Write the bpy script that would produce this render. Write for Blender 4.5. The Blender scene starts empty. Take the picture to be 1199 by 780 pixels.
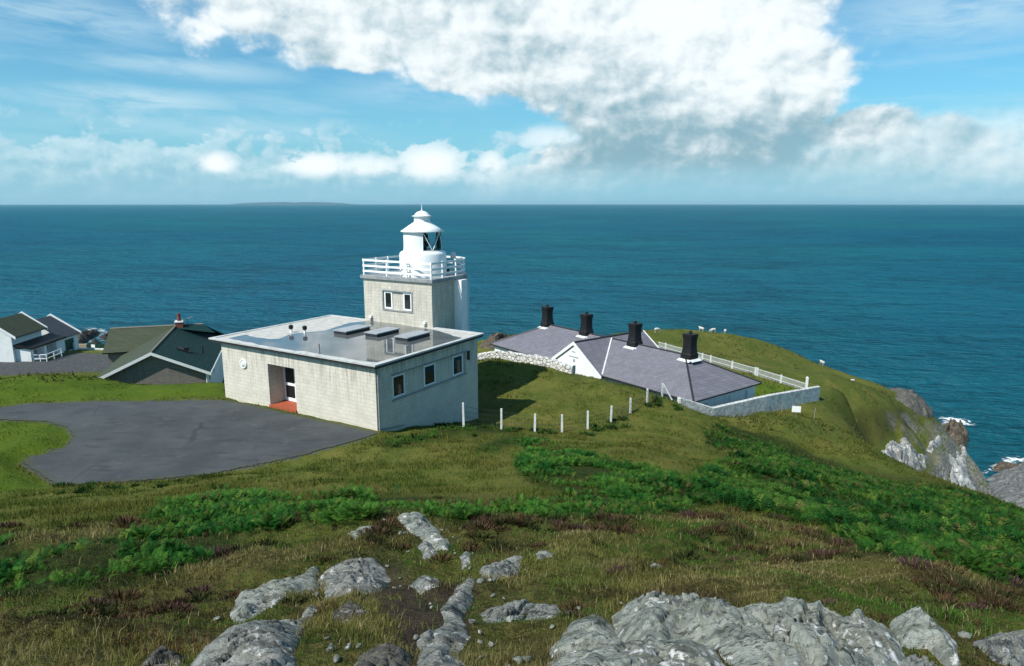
import bpy, math, random
import numpy as np
from mathutils import Vector, Matrix
random.seed(7); rng = np.random.default_rng(7)
S = bpy.context.scene
COL = S.collection
PI = math.pi

# ------------------------------------------------------------------ camera
F = 775.0; PIT = math.atan(152/F); CP, SP = math.cos(PIT), math.sin(PIT)
CAM = np.array([0, 0, 12.0])
cd = bpy.data.cameras.new('camera'); cam = bpy.data.objects.new('camera', cd); COL.objects.link(cam)
cam.location = CAM; cam.rotation_euler = (PI/2 - PIT, 0, 0)
cd.sensor_width = 36; cd.lens = 36*F/1199; cd.clip_start = 0.05; cd.clip_end = 80000
S.camera = cam

def ray(px, py):
    u = (px-599.5)/F; v = (390-py)/F
    return np.array([u, CP+v*SP, -SP+v*CP])
def PD(px, py, D): r = ray(px, py); return CAM + r*D/r[1]
def PZ(px, py, z): r = ray(px, py); return CAM + r*(z-CAM[2])/r[2]
def PP(px, py, p0, n): r = ray(px, py); return CAM + r*(np.dot(np.asarray(p0)-CAM, n)/np.dot(r, n))
def project(X, Y, Z):
    dz = Z-CAM[2]
    f = Y*CP - dz*SP; up = Y*SP + dz*CP
    f = np.where(f < 0.05, 0.05, f)
    return 599.5+F*X/f, 390-F*up/f

# ------------------------------------------------------------------ noise
def _hash(ix, iy, s):
    h = (ix.astype(np.int64)*374761393 + iy.astype(np.int64)*668265263 + s*982451653) & 0xffffffff
    h = ((h ^ (h >> 13))*1274126177) & 0xffffffff
    return ((h ^ (h >> 16)) & 0xffff)/65535.0
def vnoise(x, y, s=0):
    x = np.asarray(x, float); y = np.asarray(y, float)
    ix = np.floor(x); iy = np.floor(y); fx = x-ix; fy = y-iy
    fx = fx*fx*fx*(fx*(fx*6-15)+10); fy = fy*fy*fy*(fy*(fy*6-15)+10)
    a = _hash(ix, iy, s); b = _hash(ix+1, iy, s); c = _hash(ix, iy+1, s); d = _hash(ix+1, iy+1, s)
    return (a+(b-a)*fx)*(1-fy)+(c+(d-c)*fx)*fy
def fbm(x, y, o=4, s=0):
    t = 0; a = 0.5; n = 0
    for k in range(o):
        ca, sa = math.cos(k*1.1), math.sin(k*1.1)
        t = t + a*vnoise((x*ca-y*sa)*2**k+17.3*k, (x*sa+y*ca)*2**k-9.1*k, s+k); n += a; a *= 0.5
    return t/n - 0.5
def facets(x, y, s=0):
    """broken-rock relief: every cell a tilted plane; returns height and gap width"""
    ix = np.floor(x); iy = np.floor(y); f1 = np.full(x.shape, 9.0); f2 = np.full(x.shape, 9.0); h = np.zeros(x.shape)
    for dx in (-1, 0, 1):
        for dy in (-1, 0, 1):
            cx, cy = ix+dx, iy+dy; px = cx+_hash(cx, cy, s+1); py = cy+_hash(cx, cy, s+2)
            d = np.hypot(x-px, y-py); hh = (_hash(cx, cy, s+3)-.5)+(x-px)*(_hash(cx, cy, s+4)-.5)*1.6+(y-py)*(_hash(cx, cy, s+5)-.5)*1.6
            n1 = d < f1; f2 = np.where(n1, f1, np.minimum(f2, d)); h = np.where(n1, hh, h); f1 = np.where(n1, d, f1)
    return h, f2-f1
def sst(x, a, b):
    t = np.clip((x-a)/(b-a), 0, 1); return t*t*(3-2*t)
def polydist(px, py, poly):
    """signed distance to polygon, positive inside"""
    px = np.asarray(px, float); py = np.asarray(py, float)
    d = np.full(px.shape, 1e18); ins = np.zeros(px.shape, bool)
    n = len(poly)
    for i in range(n):
        x0, y0 = poly[i]; x1, y1 = poly[(i+1) % n]
        ex, ey = x1-x0, y1-y0
        t = np.clip(((px-x0)*ex+(py-y0)*ey)/(ex*ex+ey*ey+1e-12), 0, 1)
        d = np.minimum(d, (px-x0-t*ex)**2+(py-y0-t*ey)**2)
        c = (y0 > py) != (y1 > py)
        with np.errstate(divide='ignore', invalid='ignore'):
            xi = x0+(py-y0)*ex/(ey if ey != 0 else 1e-12)
        ins ^= c & (px < xi)
    d = np.sqrt(d)
    return np.where(ins, d, -d)

# ------------------------------------------------------------------ terrain control points
SEA = -36.0
cpx = [  # photo x, y, distance
 (0,780,3.2),(150,780,3.0),(300,780,2.8),(450,780,2.6),(600,780,2.5),(750,780,2.5),(900,780,2.6),(1050,780,2.7),(1199,780,2.9),
 (0,740,4.0),(300,740,3.7),(600,740,3.3),(900,735,3.2),(1199,745,3.7),
 (0,700,5.2),(150,700,5.2),(300,700,4.8),(450,700,4.5),(600,700,4.4),(750,690,4.5),(900,685,4.5),(1050,695,4.4),(1199,715,4.5),
 (0,670,6.6),(300,665,6.2),(600,668,5.7),(800,665,5.6),
 (0,640,8.8),(150,640,8.5),(300,640,7.7),(450,640,7.1),(600,640,7.0),(750,640,6.9),(900,640,7.4),(1050,665,6.9),(1199,690,5.7),
 (0,615,13),(100,610,13),(300,612,11),(420,605,11.5),(480,600,9.4),(520,605,10),(600,610,9.6),(750,605,10.6),(900,615,10.5),(1000,640,9.5),(1100,660,9),(1199,668,8),
 (0,592,18.5),(100,590,18),(200,590,16),(300,585,16.5),(400,583,17),(500,578,17),(600,580,16),(700,590,14),(800,595,14),(860,605,14),
 (0,575,25),(60,573,25.8),(120,573,25),(200,570,24.5),(300,560,25.5),(400,540,28.5),(500,555,24),(600,555,22),(700,560,20.5),(800,570,19.5),(900,600,17),
 (450,515,32),(500,525,30.5),(540,515,33),(600,530,29),(700,530,29.5),(760,530,31),(850,560,25.5),(850,525,37),(930,570,28),(1000,600,24),(1060,630,18),(1100,620,21.5),(1199,645,14),(1199,620,24),
 (690,512,37),(780,500,42),(845,497,46.5),(900,520,45),(985,550,43),(1060,562,42),(1140,578,41),(1199,597,39),(1000,560,38),(1100,590,33),
 (587,503,38.5),(640,508,38.5),(560,490,42.3),(520,497,39),(600,455,50),(650,465,46),(700,460,48),(700,445,51),(600,422,57),(561,420,59),(640,430,55.6),(669,436,54),(740,453,49.5),(775,465,49),(800,477,49),(833,489,51.5),
 (880,480,54),(930,485,55),(957,464,61.5),(960,480,59.5),(1000,500,71),(1000,470,80),(1050,480,83),(1040,503,80),(1095,498,89),(960,425,112),(900,405,118),(830,396,118),(795,391,116),
 (1000,443,109),(985,438,108),(1020,449,105),(1000,452,100),(1025,455,98),(975,433,110),(1050,457,104),(1075,475,98),(1108,490,93),(900,430,92),(920,450,76),(1000,520,72),(860,400,108),
 (1060,555,76),(1030,530,75),(1085,530,83),(1130,575,82),(1145,560,97),(1125,530,93),
 (110,470,39),(200,465,40.5),(264,467,40.7),(30,475,38.5),(0,478,38),(0,445,45),(60,440,46.5),(109,437,47),(115,452,44),(180,450,44.5),(261,446,45.3),(0,500,34.2),(40,515,31.5),(0,530,29),(0,555,27.5)]
cw = [(PD(*c)[0], c[2], PD(*c)[2]) for c in cpx]
cw += [(x, y, 0) for x, y in [(-17,29.5),(-14,31),(-11,29),(-19,34.5),(-13,35),(-23,33.5),(-9,31.5),(-24,37),(-16,37.5),(-27,29.5)]]
cw += [(x, y, -6.45) for x, y in [(22.3,57.8),(-2.6,74.7),(5,80.5),(9,66),(2.6,67.9),(27,70),(16,77)]] + [(15.5,54.5,-5.9),(11,57,-5.4),(-10,70,-6.2)]
cw += [(-28,52,-4.2),(-24,62,-4.6),(-36,60,-5.0),(-40,52,-3.4),(-14,58,-5),(-12,50,-2.9),(-4,49,-2.8),
       (-54,70,-5),(-52,78,-5.6),(-50,84,-6.9),(-40,72,-5.6),(-40,84,-6.9),(-62,70,-4.9),(-58,84,-6.9),(-70,62,-4.5),(-45,60,-4.4),(-56,58,-3.6),(-40,90,-9),(-56,92,-11),(-75,90,-10),
       (-56,110,-27),(-40,110,-27),(-70,128,-41),(-45,130,-42),(-100,110,-25),(-20,80,-8),(-8,85,-8.5),(-20,105,-22),(-18,130,-42),(0,112,-15),(0,135,-42),(-35,100,-18)]
cw += [(0.0,96,-7.4),(-4,98,-8),(10,103,-9.5),(20,116,-12.2),(20,140,-40),(40,142,-42),(55,135,-42),(62,125,-42),(79,96,-38),(80,85,-38),(78,72,-36),
       (62,60,-26),(58,72,-29.5),(46,62,-19.5),(38,60,-14.5),(53,58,-21.5),(66,50,-27),(80,62,-40),(60,38,-16),(75,30,-22),(100,40,-40),(100,90,-48),(90,120,-50),(0,165,-52),(-60,170,-52),(60,170,-52),(-120,150,-45)]
for th, zs in [(50,(10.35,9.3,6.4,-4,-26)),(70,(10.35,9.4,6.0,-2,-26)),(95,(10.4,9.6,6.4,0,-22)),(-50,(10.35,9.4,7.0,None,None)),(-70,(10.35,9.5,7.4,1,-3.5)),(-95,(10.4,9.7,7.8,2,-2))]:
    for R, z in zip((1, 3.2, 9, 32, 80), zs):
        if z is None or (R == 32 and th == 50): continue
        cw.append((R*math.sin(math.radians(th)), R*math.cos(math.radians(th)), z))
cw += [(0,1,10.4),(.45,.9,10.4),(-.45,.9,10.4)] + [(.4*math.sin(a), .4*math.cos(a), 10.45) for a in (-1.6,-.8,0,.8,1.6)]
for (px, py, Dk) in ((1000,440,109),(1050,455,104),(1075,474,98),(1108,490,93),(960,425,112),(900,405,118),(830,396,118)):
    for dD, dz in ((5,-3.5),(12,-12),(22,-26)):
        q = PD(px, py, Dk+dD); cw.append((q[0], q[1], q[2]+dz))
cw = [c for c in cw if not (abs(c[0]-62) < .1 and c[1] == 125) and not (c[0] == 55 and c[1] == 135)]
cw = np.array(cw, float)
def lp(X, Y):
    R = np.maximum(np.hypot(X, Y), 0.35)
    return np.arctan2(X, Y), np.log(R)
cu, cv = lp(cw[:, 0], cw[:, 1])
KC = 0.10
def kern(du, dv): return -np.sqrt(du*du+dv*dv+KC*KC)
n = len(cw)
A = np.zeros((n+3, n+3))
A[:n, :n] = kern(cu[:, None]-cu[None], cv[:, None]-cv[None]) + np.eye(n)*0.004
A[:n, n:] = np.stack([np.ones(n), cu, cv], 1); A[n:, :n] = A[:n, n:].T
W = np.linalg.solve(A, np.concatenate([cw[:, 2], np.zeros(3)]))
def H_rbf(X, Y):
    X = np.asarray(X, float).ravel(); Y = np.asarray(Y, float).ravel()
    out = np.empty(X.size)
    for i in range(0, X.size, 20000):
        u, v = lp(X[i:i+20000], Y[i:i+20000])
        out[i:i+20000] = kern(u[:, None]-cu[None], v[:, None]-cv[None]) @ W[:n] + W[n] + W[n+1]*u + W[n+2]*v
    return out
# polar grid
TH = np.concatenate([np.linspace(-105, -47, 50), np.linspace(-46.6, 46.6, 560), np.linspace(47, 105, 50)])*PI/180
WR = np.linspace(math.log(0.5), math.log(420), 560)
TG, WG = np.meshgrid(TH, WR)
GX = np.exp(WG)*np.sin(TG); GY = np.exp(WG)*np.cos(TG)
GZ0 = H_rbf(GX, GY).reshape(GX.shape)
def gridlook(G, X, Y):
    th = np.clip(np.arctan2(X, Y), TH[0], TH[-1]-1e-6); w = np.clip(np.log(np.maximum(np.hypot(X, Y), 0.5)), WR[0], WR[-1]-1e-6)
    i = np.clip(np.searchsorted(TH, th)-1, 0, len(TH)-2); a = (th-TH[i])/(TH[i+1]-TH[i])
    fj = (w-WR[0])/(WR[1]-WR[0]); j = np.clip(fj.astype(int), 0, len(WR)-2); b = fj-j
    return (G[j, i]*(1-a)+G[j, i+1]*a)*(1-b)+(G[j+1, i]*(1-a)+G[j+1, i+1]*a)*b

# building frame of the lighthouse
NB = PZ(442, 503, 0.0); BX = np.array([.519, .8547]); BY = np.array([-.8547, .519])
L1, L2 = 12.95, 9.65
def bl(X, Y): dx, dy = X-NB[0], Y-NB[1]; return dx*BX[0]+dy*BX[1], dx*BY[0]+dy*BY[1]

# zone polygons (traced in the photo, laid on the ground)
DRIVE = [(-60,474),(0,477),(30,472),(110,470),(200,469),(266,468),(445,506),(430,513),(350,535),(240,557),(150,565),(100,569),(62,567),(32,549),(22,541),(50,532),(74,524),(84,513),(78,501),(50,494),(0,492),(-60,490)]
def unproj(poly, z=None, Dr=(1.5, 260), lift=0.0):
    out = []
    D = np.exp(np.linspace(math.log(Dr[0]), math.log(Dr[1]), 1500))
    for (px, py) in poly:
        if z is not None: p = PZ(px, py, z); out.append((p[0], p[1])); continue
        r = ray(px, py)
        X = r[0]*D/r[1]; Zr = CAM[2]+r[2]*D/r[1]
        g = gridlook(GZ0, X, D)+lift
        k = np.argmax(Zr < g) if (Zr < g).any() else len(D)-1
        k0 = max(k-1, 0); d0 = Zr[k0]-g[k0]; d1 = Zr[k]-g[k]
        t = d0/(d0-d1) if d0 != d1 else 0
        Dk = D[k0]+(D[k]-D[k0])*np.clip(t, 0, 1)
        out.append((r[0]*Dk/r[1], Dk))
    return out
DRV = unproj(DRIVE, z=0.0)
sdr = polydist(GX, GY, DRV)
GZ0 = GZ0*(1-sst(sdr, -1.2, 0.2)) + (-0.03)*sst(sdr, -1.2, 0.2)
PX, PY = project(GX, GY, GZ0)

B_POLYS = [([(150,628),(190,603),(250,578),(300,576),(345,590),(352,605),(330,618),(280,630),(250,652),(200,668),(150,672),(60,690),(0,700),(-60,690),(-60,640),(0,636),(60,645),(110,640)], 5, 24),
 ([(350,592),(400,583),(450,579),(520,583),(600,586),(700,590),(690,606),(600,608),(520,610),(470,601),(400,616),(358,612)], 8, 20),
 ([(600,534),(640,525),(700,533),(760,548),(800,568),(832,590),(792,602),(740,604),(690,592),(650,576),(608,556)], 11, 34),
 ([(824,505),(868,496),(930,523),(990,546),(1060,560),(1260,600),(1260,700),(1199,690),(1130,682),(1060,667),(1000,642),(955,612),(900,602),(845,590),(812,568),(835,545),(870,530),(828,520)], 6, 47),
 ([(560,520),(600,512),(640,514),(640,521),(590,526),(560,528)], 24, 42),
 ([(440,516),(500,505),(560,497),(600,505),(590,512),(540,509),(500,516),(450,526)], 26, 44)]
LAWN = [([(-60,444),(0,443),(109,434),(261,444),(264,466),(110,469),(30,471),(0,476),(-60,474)], 33, 62),
        ([(-60,492),(0,492),(50,494),(78,501),(84,513),(74,524),(50,532),(22,541),(20,550),(-60,552)], 24, 38),
        ([(-60,552),(20,548),(45,562),(60,572),(0,578),(-60,580)], 20, 32)]
PEAT = [([(430,665),(470,660),(500,690),(560,690),(545,735),(500,770),(450,735),(420,700)], 2.3, 8), ([(480,690),(540,685),(545,720),(500,740)],2.3,8)]
def zone(px, py, Y, polys, soft=6, jit=0.0, X=None):
    m = np.zeros(np.shape(px))
    qx, qy = px, py
    if jit and X is not None:
        k = 26.0/np.maximum(Y, 2)
        qx = px+jit*(fbm(X*2.2, Y*2.2, 3, 41))*k*6; qy = py+jit*(fbm(X*2.2, Y*2.2, 3, 77))*k*3
    for poly, d0, d1 in polys:
        d = polydist(qx, qy, poly)
        m = np.maximum(m, sst(d, -soft, soft)*((Y > d0) & (Y < d1)))
    return m
zB = zone(PX, PY, GY, B_POLYS, 6, 1, GX); zL = zone(PX, PY, GY, LAWN, 4); zP = zone(PX, PY, GY, PEAT, 14, 1, GX)
# garden ground around the cottages, car park
E1 = PD(812, 470, 52); CX = np.array([.796, .605]); CY = np.array([-.605, .796]); CG = -6.4
def cl(X, Y): dx, dy = X-E1[0], Y-E1[1]; return dx*CX[0]+dy*CX[1], dx*CY[0]+dy*CY[1]
cX, cY = cl(GX, GY)
zG = sst(np.minimum(np.minimum(cX-9, 19-cX), np.minimum(cY+0.8, 32-cY)), -.5, 1.0)
flat_c = sst(np.minimum(np.minimum(cX+1.5, 24-cX), np.minimum(cY+1.0, 34-cY)), -2.0, 1.0)*sst(GY, 50, 53)
GZ0 = GZ0*(1-flat_c*.9) + (CG-0.05)*flat_c*.9
PARK = unproj([(-60,440),(0,440),(60,437),(110,436),(150,436),(150,418),(131,416),(86,413),(60,421),(0,424),(-60,424)], Dr=(52, 95))
zC = sst(polydist(GX, GY, PARK), -.3, .3)
# relief
dist = np.hypot(GX, GY)
smooth = np.maximum.reduce([sst(sdr, -.9, .1), zL*.8, flat_c*.9, zC])
fore = 1-sst(dist, 11, 17)
cliffm = sst(PX, 985, 1030)*sst(GY, 66, 72)*sst(PY, 478, 500)
bx, by = bl(GX, GY)
hb = np.minimum(np.minimum(bx, L2-bx), np.minimum(by, L1-by))
rel = fore*(fbm(GX*1.1, GY*1.1, 5, 1)*.34+fbm(GX*4, GY*4, 4, 5)*.12)*np.clip(dist/5, .35, 1) \
    + (1-fore)*(fbm(GX*.35, GY*.35, 5, 2)*.55)*sst(dist, 11, 30)*(1-.35*sst(dist, 60, 90)) + sst(dist, 55, 80)*fbm(GX*.09, GY*.09, 4, 3)*.45 + sst(dist,20,60)*np.abs(fbm(GX*.9,GY*.9,3,9))*.35
rel = rel*(1-smooth*.94) + cliffm*np.abs(fbm(GX*.28+GY*.1, GY*.22, 5, 8))*-5.5
low = sst(-GZ0, 20, 26)
rel = rel + low*(np.abs(fbm(GX*.12, GY*.12, 5, 6))*9-2)
GZ = GZ0 + rel
PX, PY = project(GX, GY, GZ)

# ------------------------------------------------------------------ materials
class Sk:
    """a node socket with arithmetic"""
    def __init__(s, t, o): s.t = t; s.o = o
    def _m(s, op, *a, clamp=False):
        nd = s.t.nodes.new('ShaderNodeMath'); nd.operation = op; nd.use_clamp = clamp
        for i, v in enumerate((s,)+a):
            if isinstance(v, Sk): s.t.links.new(v.o, nd.inputs[i])
            else: nd.inputs[i].default_value = v
        return Sk(s.t, nd.outputs[0])
    def __add__(s, b): return s._m('ADD', b)
    __radd__ = __add__
    def __sub__(s, b): return s._m('SUBTRACT', b)
    def __rsub__(s, b): return (s*-1)+b
    def __mul__(s, b): return s._m('MULTIPLY', b)
    __rmul__ = __mul__
    def __truediv__(s, b): return s._m('DIVIDE', b)
    def mx(s, b): return s._m('MAXIMUM', b)
    def mn(s, b): return s._m('MINIMUM', b)
    def pw(s, b): return s._m('POWER', b)
    def ab(s): return s._m('ABSOLUTE')
    def smax(s, b, k): return s._m('SMOOTH_MAX', b, k)
    def ss(s, a, b):
        nd = s.t.nodes.new('ShaderNodeMapRange'); nd.interpolation_type = 'SMOOTHSTEP'
        s.t.links.new(s.o, nd.inputs[0]); nd.inputs[1].default_value = a; nd.inputs[2].default_value = b
        return Sk(s.t, nd.outputs[0])
def node(t, typ, **kw):
    nd = t.nodes.new(typ)
    for k, v in kw.items():
        if k.startswith('_'): setattr(nd, k[1:], v)
    for k, v in kw.items():
        if k.startswith('_'): continue
        i = nd.inputs[k]
        if isinstance(v, Sk): t.links.new(v.o, i)
        elif hasattr(v, 'is_linked'): t.links.new(v, i)
        else: i.default_value = v
    return nd
def mixc(t, f, a, b, mode='MIX'):
    nd = t.nodes.new('ShaderNodeMix'); nd.data_type = 'RGBA'; nd.blend_type = mode
    for i, v in ((0, f), (6, a), (7, b)):
        if isinstance(v, Sk): t.links.new(v.o, nd.inputs[i])
        elif isinstance(v, (tuple, list)): nd.inputs[i].default_value = tuple(v)+((1,) if len(v) == 3 else ())
        else: nd.inputs[i].default_value = v
    return Sk(t, nd.outputs[2])
def xyz(t, x, y, z): return Sk(t, node(t, 'ShaderNodeCombineXYZ', X=x, Y=y, Z=z).outputs[0])
def noise(t, vec, scale, detail=4, rough=.5, dist=0.0, col=False, dim='3D'):
    nd = node(t, 'ShaderNodeTexNoise', _noise_dimensions=dim, Vector=vec, Scale=scale, Detail=detail, Roughness=rough, Distortion=dist)
    return Sk(t, nd.outputs[1 if col else 0])
def attr(t, name, col=False):
    nd = t.nodes.new('ShaderNodeAttribute'); nd.attribute_name = name
    return Sk(t, nd.outputs[0 if col else 2])
def objco(t): return Sk(t, node(t, 'ShaderNodeTexCoord').outputs['Object'])
def mat(name):
    m = bpy.data.materials.new(name); m.use_nodes = True; t = m.node_tree
    return m, t, t.nodes['Principled BSDF']
def setp(t, b, **kw):
    for k, v in kw.items():
        k = {'color': 'Base Color', 'rough': 'Roughness', 'spec': 'Specular IOR Level', 'metal': 'Metallic', 'normal': 'Normal'}[k]
        if isinstance(v, Sk): t.links.new(v.o, b.inputs[k])
        elif isinstance(v, (tuple, list)): b.inputs[k].default_value = tuple(v)+((1,) if len(v) == 3 else ())
        else: b.inputs[k].default_value = v
def bump(t, h, strength=.4, distance=.05):
    return Sk(t, node(t, 'ShaderNodeBump', Height=h, Strength=strength, Distance=distance).outputs[0])
M = {}
def paint(name, c, rough=.6, var=.12, scale=3.0, spec=.3, grime=None):
    m, t, b = mat(name); p = objco(t)
    nz = noise(t, p, scale, 6, .65)
    c2 = tuple(x*(1-var*2.2) for x in c) if grime is None else grime
    setp(t, b, color=mixc(t, nz.ss(.42, .75), c, c2), rough=rough, spec=spec, normal=bump(t, noise(t, p, scale*12, 3), .15, .01))
    M[name] = m; return m
paint('white_paint', (.80,.81,.79), .45, .05, 2.2, .35)
paint('white_render', (.78,.79,.77), .8, .07, 1.4, .2)
paint('aged_white', (.66,.68,.66), .8, .14, 3, .2)
paint('black_tar', (.012,.012,.013), .55, .3, 5, .3)
paint('dark_metal', (.03,.032,.035), .5, .2, 4)
paint('hazy_island_turf', (.045,.075,.075), .95, .2, .002, .05)  # turf with a blue haze tint put into its base colour
paint('kerb_felt', (.50,.505,.49), .8, .15, 2.0, .2)
paint('lead', (.33,.35,.37), .55, .15, 3)
paint('grey_metal', (.28,.29,.29), .5, .2, 4)
paint('red_tile', (.36,.085,.04), .7, .2, 6)
paint('brick', (.20,.06,.04), .85, .25, 8)
paint('door_green', (.012,.06,.04), .5, .15, 3)
paint('gate_green', (.01,.045,.03), .6, .2, 3)
paint('tan_wall', (.26,.22,.16), .9, .2, 4)
paint('timber', (.24,.21,.17), .85, .25, 8)
paint('pale_blue', (.45,.60,.66), .6, .08, 2)
paint('wool', (.52,.49,.42), .95, .15, 12, .1)
paint('sheep_skin', (.5,.46,.40), .9, .15, 10, .1)
paint('weathered_white', (.50,.52,.50), .8, .14, 4, .2)
paint('wire', (.035,.04,.035), .5, .1, 5)
m, t, b = mat('glass'); setp(t, b, color=(.012,.014,.016), rough=.06, spec=.6); M['glass'] = m
m, t, b = mat('lantern_glass')
tr = node(t, 'ShaderNodeBsdfTransparent'); gl = node(t, 'ShaderNodeBsdfGlossy', Roughness=.02)
fr = node(t, 'ShaderNodeFresnel', IOR=1.35)
mx = node(t, 'ShaderNodeMixShader', Fac=fr.outputs[0]); t.links.new(tr.outputs[0], mx.inputs[1]); t.links.new(gl.outputs[0], mx.inputs[2])
t.links.new(mx.outputs[0], t.nodes['Material Output'].inputs[0]); M['lantern_glass'] = m

def blockwall(name, c1, c2, mortar, bw=.45, bh=.225, ms=.012, streak=.5, bumpy=.3):
    m, t, b = mat(name); p = objco(t)
    sx = node(t, 'ShaderNodeSeparateXYZ', Vector=p); X, Y, Z = [Sk(t, o) for o in sx.outputs]
    v = xyz(t, X+Y, Z, 0.0)
    br = node(t, 'ShaderNodeTexBrick', Vector=v, Scale=1.0, **{'Mortar Size': ms, 'Brick Width': bw, 'Row Height': bh, 'Color1': c1+(1,), 'Color2': c2+(1,), 'Mortar': mortar+(1,), 'Mortar Smooth': .3, 'Bias': -.1})
    col = Sk(t, br.outputs[0])
    n1 = noise(t, p, 1.1, 6, .65); n2 = noise(t, xyz(t, (X+Y)*6.0, Z*.45, 0.0), 1.0, 5, .6)
    col = mixc(t, n1.ss(.38, .72)*.55, col, tuple(x*.72 for x in c1))
    # weather streaks that run down from the coping
    col = mixc(t, ((n2.ss(.44, .66)*streak*(Z.ss(.8, 3.3)*.75+.12))), col, tuple(x*.33 for x in c1))
    col = mixc(t, noise(t, p, 26, 3).ss(.62, .75)*.35, col, tuple(min(1, x*1.25) for x in c1))
    setp(t, b, color=col, rough=.9, spec=.15, normal=bump(t, Sk(t, br.outputs[1])*-1.0+noise(t, p, 40, 3)*.5, bumpy, .02))
    M[name] = m
blockwall('concrete_block', (.64,.595,.50), (.585,.545,.46), (.51,.475,.405), ms=.014, streak=.62, bumpy=.4)
blockwall('tower_block', (.58,.54,.45), (.50,.47,.40), (.40,.38,.33), streak=.35)
blockwall('rubble_stone', (.27,.24,.20), (.20,.18,.16), (.16,.15,.14), .38, .12, .018, .3, .8)
# slate roofs
def slate(name, c, c2, row=.28, wid=.4, lich=(.3,.3,.24), lam=.3, seam=.5, spec=.25):
    m, t, b = mat(name); p = objco(t)
    sx = node(t, 'ShaderNodeSeparateXYZ', Vector=p); X, Y, Z = [Sk(t, o) for o in sx.outputs]
    nrm = node(t, 'ShaderNodeNewGeometry'); 
    br = node(t, 'ShaderNodeTexBrick', Vector=xyz(t, Y+X*.35, Z*2.2+X*.001, 0.0), Scale=1.0, **{'Mortar Size': .012, 'Brick Width': wid, 'Row Height': row, 'Color1': c+(1,), 'Color2': c2+(1,), 'Mortar': tuple(x*seam for x in c)+(1,)})
    col = Sk(t, br.outputs[0])
    col = mixc(t, noise(t, p, .9, 6, .7).ss(.4, .75)*.6, col, tuple(x*.62 for x in c))
    col = mixc(t, noise(t, p, 6, 6, .7).ss(.58, .7)*lam, col, lich)
    setp(t, b, color=col, rough=.7, spec=spec, normal=bump(t, Sk(t, br.outputs[1])*-1.0+noise(t, p, 18, 3)*.5, .5, .03))
    M[name] = m
slate('purple_slate', (.185,.178,.205), (.145,.14,.165), lich=(.30,.31,.32), lam=.35)
slate('green_slate', (.014,.046,.044), (.010,.034,.034), .3, .33, (.05,.075,.06), .2, .25, .08)
slate('mossy_tile', (.062,.072,.040), (.047,.06,.036), .3, .33, (.14,.13,.06), .5, .5)
slate('grey_slate', (.06,.072,.085), (.045,.058,.07), .3, .33, (.2,.2,.18), .2)

# flat roof: pale chippings, standing rain water in the middle
m, t, b = mat('roof_felt'); p = objco(t)
sx = node(t, 'ShaderNodeSeparateXYZ', Vector=p); X, Y, Z = [Sk(t, o) for o in sx.outputs]
setp(t, b, color=mixc(t, noise(t, p, 2.5, 6, .65).ss(.35, .7), (.50,.49,.45), (.36,.35,.325)), rough=.85, spec=.2); M['roof_felt'] = m
m, t, b = mat('rain_water')
setp(t, b, color=mixc(t, noise(t, objco(t), .7, 5, .6).ss(.35, .7), (.075,.085,.09), (.13,.135,.13)), rough=.035, spec=.9,
     normal=bump(t, noise(t, objco(t), 5, 2), .012, .02)); b.inputs['IOR'].default_value = 1.45; M['rain_water'] = m
# stone wall
m, t, b = mat('garden_wall'); p = objco(t)
vo = node(t, 'ShaderNodeTexVoronoi', Vector=p, Scale=3.2, _feature='DISTANCE_TO_EDGE')
col = mixc(t, noise(t, p, 2.2, 6, .7).ss(.35, .68), (.72,.71,.67), (.40,.39,.365))
col = mixc(t, noise(t, p, 11, 5, .7).ss(.55, .68)*.7, col, (.16,.16,.145))
setp(t, b, color=col, rough=.95, spec=.1, normal=bump(t, Sk(t, vo.outputs[0]).ss(0, .12)+noise(t, p, 9, 4)*.6, .6, .06)); M['garden_wall'] = m
m, t, b = mat('whitewashed_stone'); p = objco(t)
vo = node(t, 'ShaderNodeTexVoronoi', Vector=p, Scale=3.0, _feature='DISTANCE_TO_EDGE')
col = mixc(t, noise(t, p, 4, 6, .75).ss(.42, .62), (.72,.71,.67), (.42,.40,.36))
setp(t, b, color=mixc(t, Sk(t, vo.outputs[0]).ss(.07, .0)*.8, col, (.12,.11,.09)), rough=.95, spec=.1, normal=bump(t, Sk(t, vo.outputs[0]).ss(0, .15), .8, .08)); M['whitewashed_stone'] = m
# asphalt
m, t, b = mat('asphalt'); p = objco(t)
col = mixc(t, noise(t, p, .35, 6, .65).ss(.35, .68), (.064,.070,.072), (.042,.047,.050))
col = mixc(t, noise(t, p, 3.5, 5, .7).ss(.6, .72)*.5, col, (.10,.103,.10))
vs = node(t, 'ShaderNodeTexNoise', Vector=xyz(t, Sk(t, node(t, 'ShaderNodeSeparateXYZ', Vector=p).outputs[0])*.5, Sk(t, node(t, 'ShaderNodeSeparateXYZ', Vector=p).outputs[1])*2.2, 0.0), Scale=1.0, Detail=5.0)
col = mixc(t, Sk(t, vs.outputs[0]).ss(.53, .68)*.7, col, (.034,.038,.040))
col = mixc(t, noise(t, p, .9, 7, .75).ss(.55, .66)*.55, col, (.092,.098,.098))
col = mixc(t, noise(t, p, 22, 4, .7).ss(.58, .7)*.45, col, (.13,.13,.125))
vc = node(t, 'ShaderNodeTexVoronoi', Vector=mixc(t, .12, p, noise(t, p, 1.3, 3, .5, 0, True)), Scale=.22, _feature='DISTANCE_TO_EDGE')
col = mixc(t, Sk(t, vc.outputs[0]).ss(.006, .001)*noise(t, p, .5, 3).ss(.45, .6)*.5, col, (.02,.022,.022))
col = mixc(t, attr(t, 'edge').ss(.55, .0)*noise(t, p, 2.6, 5, .7).ss(.40, .58), col, (.060,.068,.026))
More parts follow.
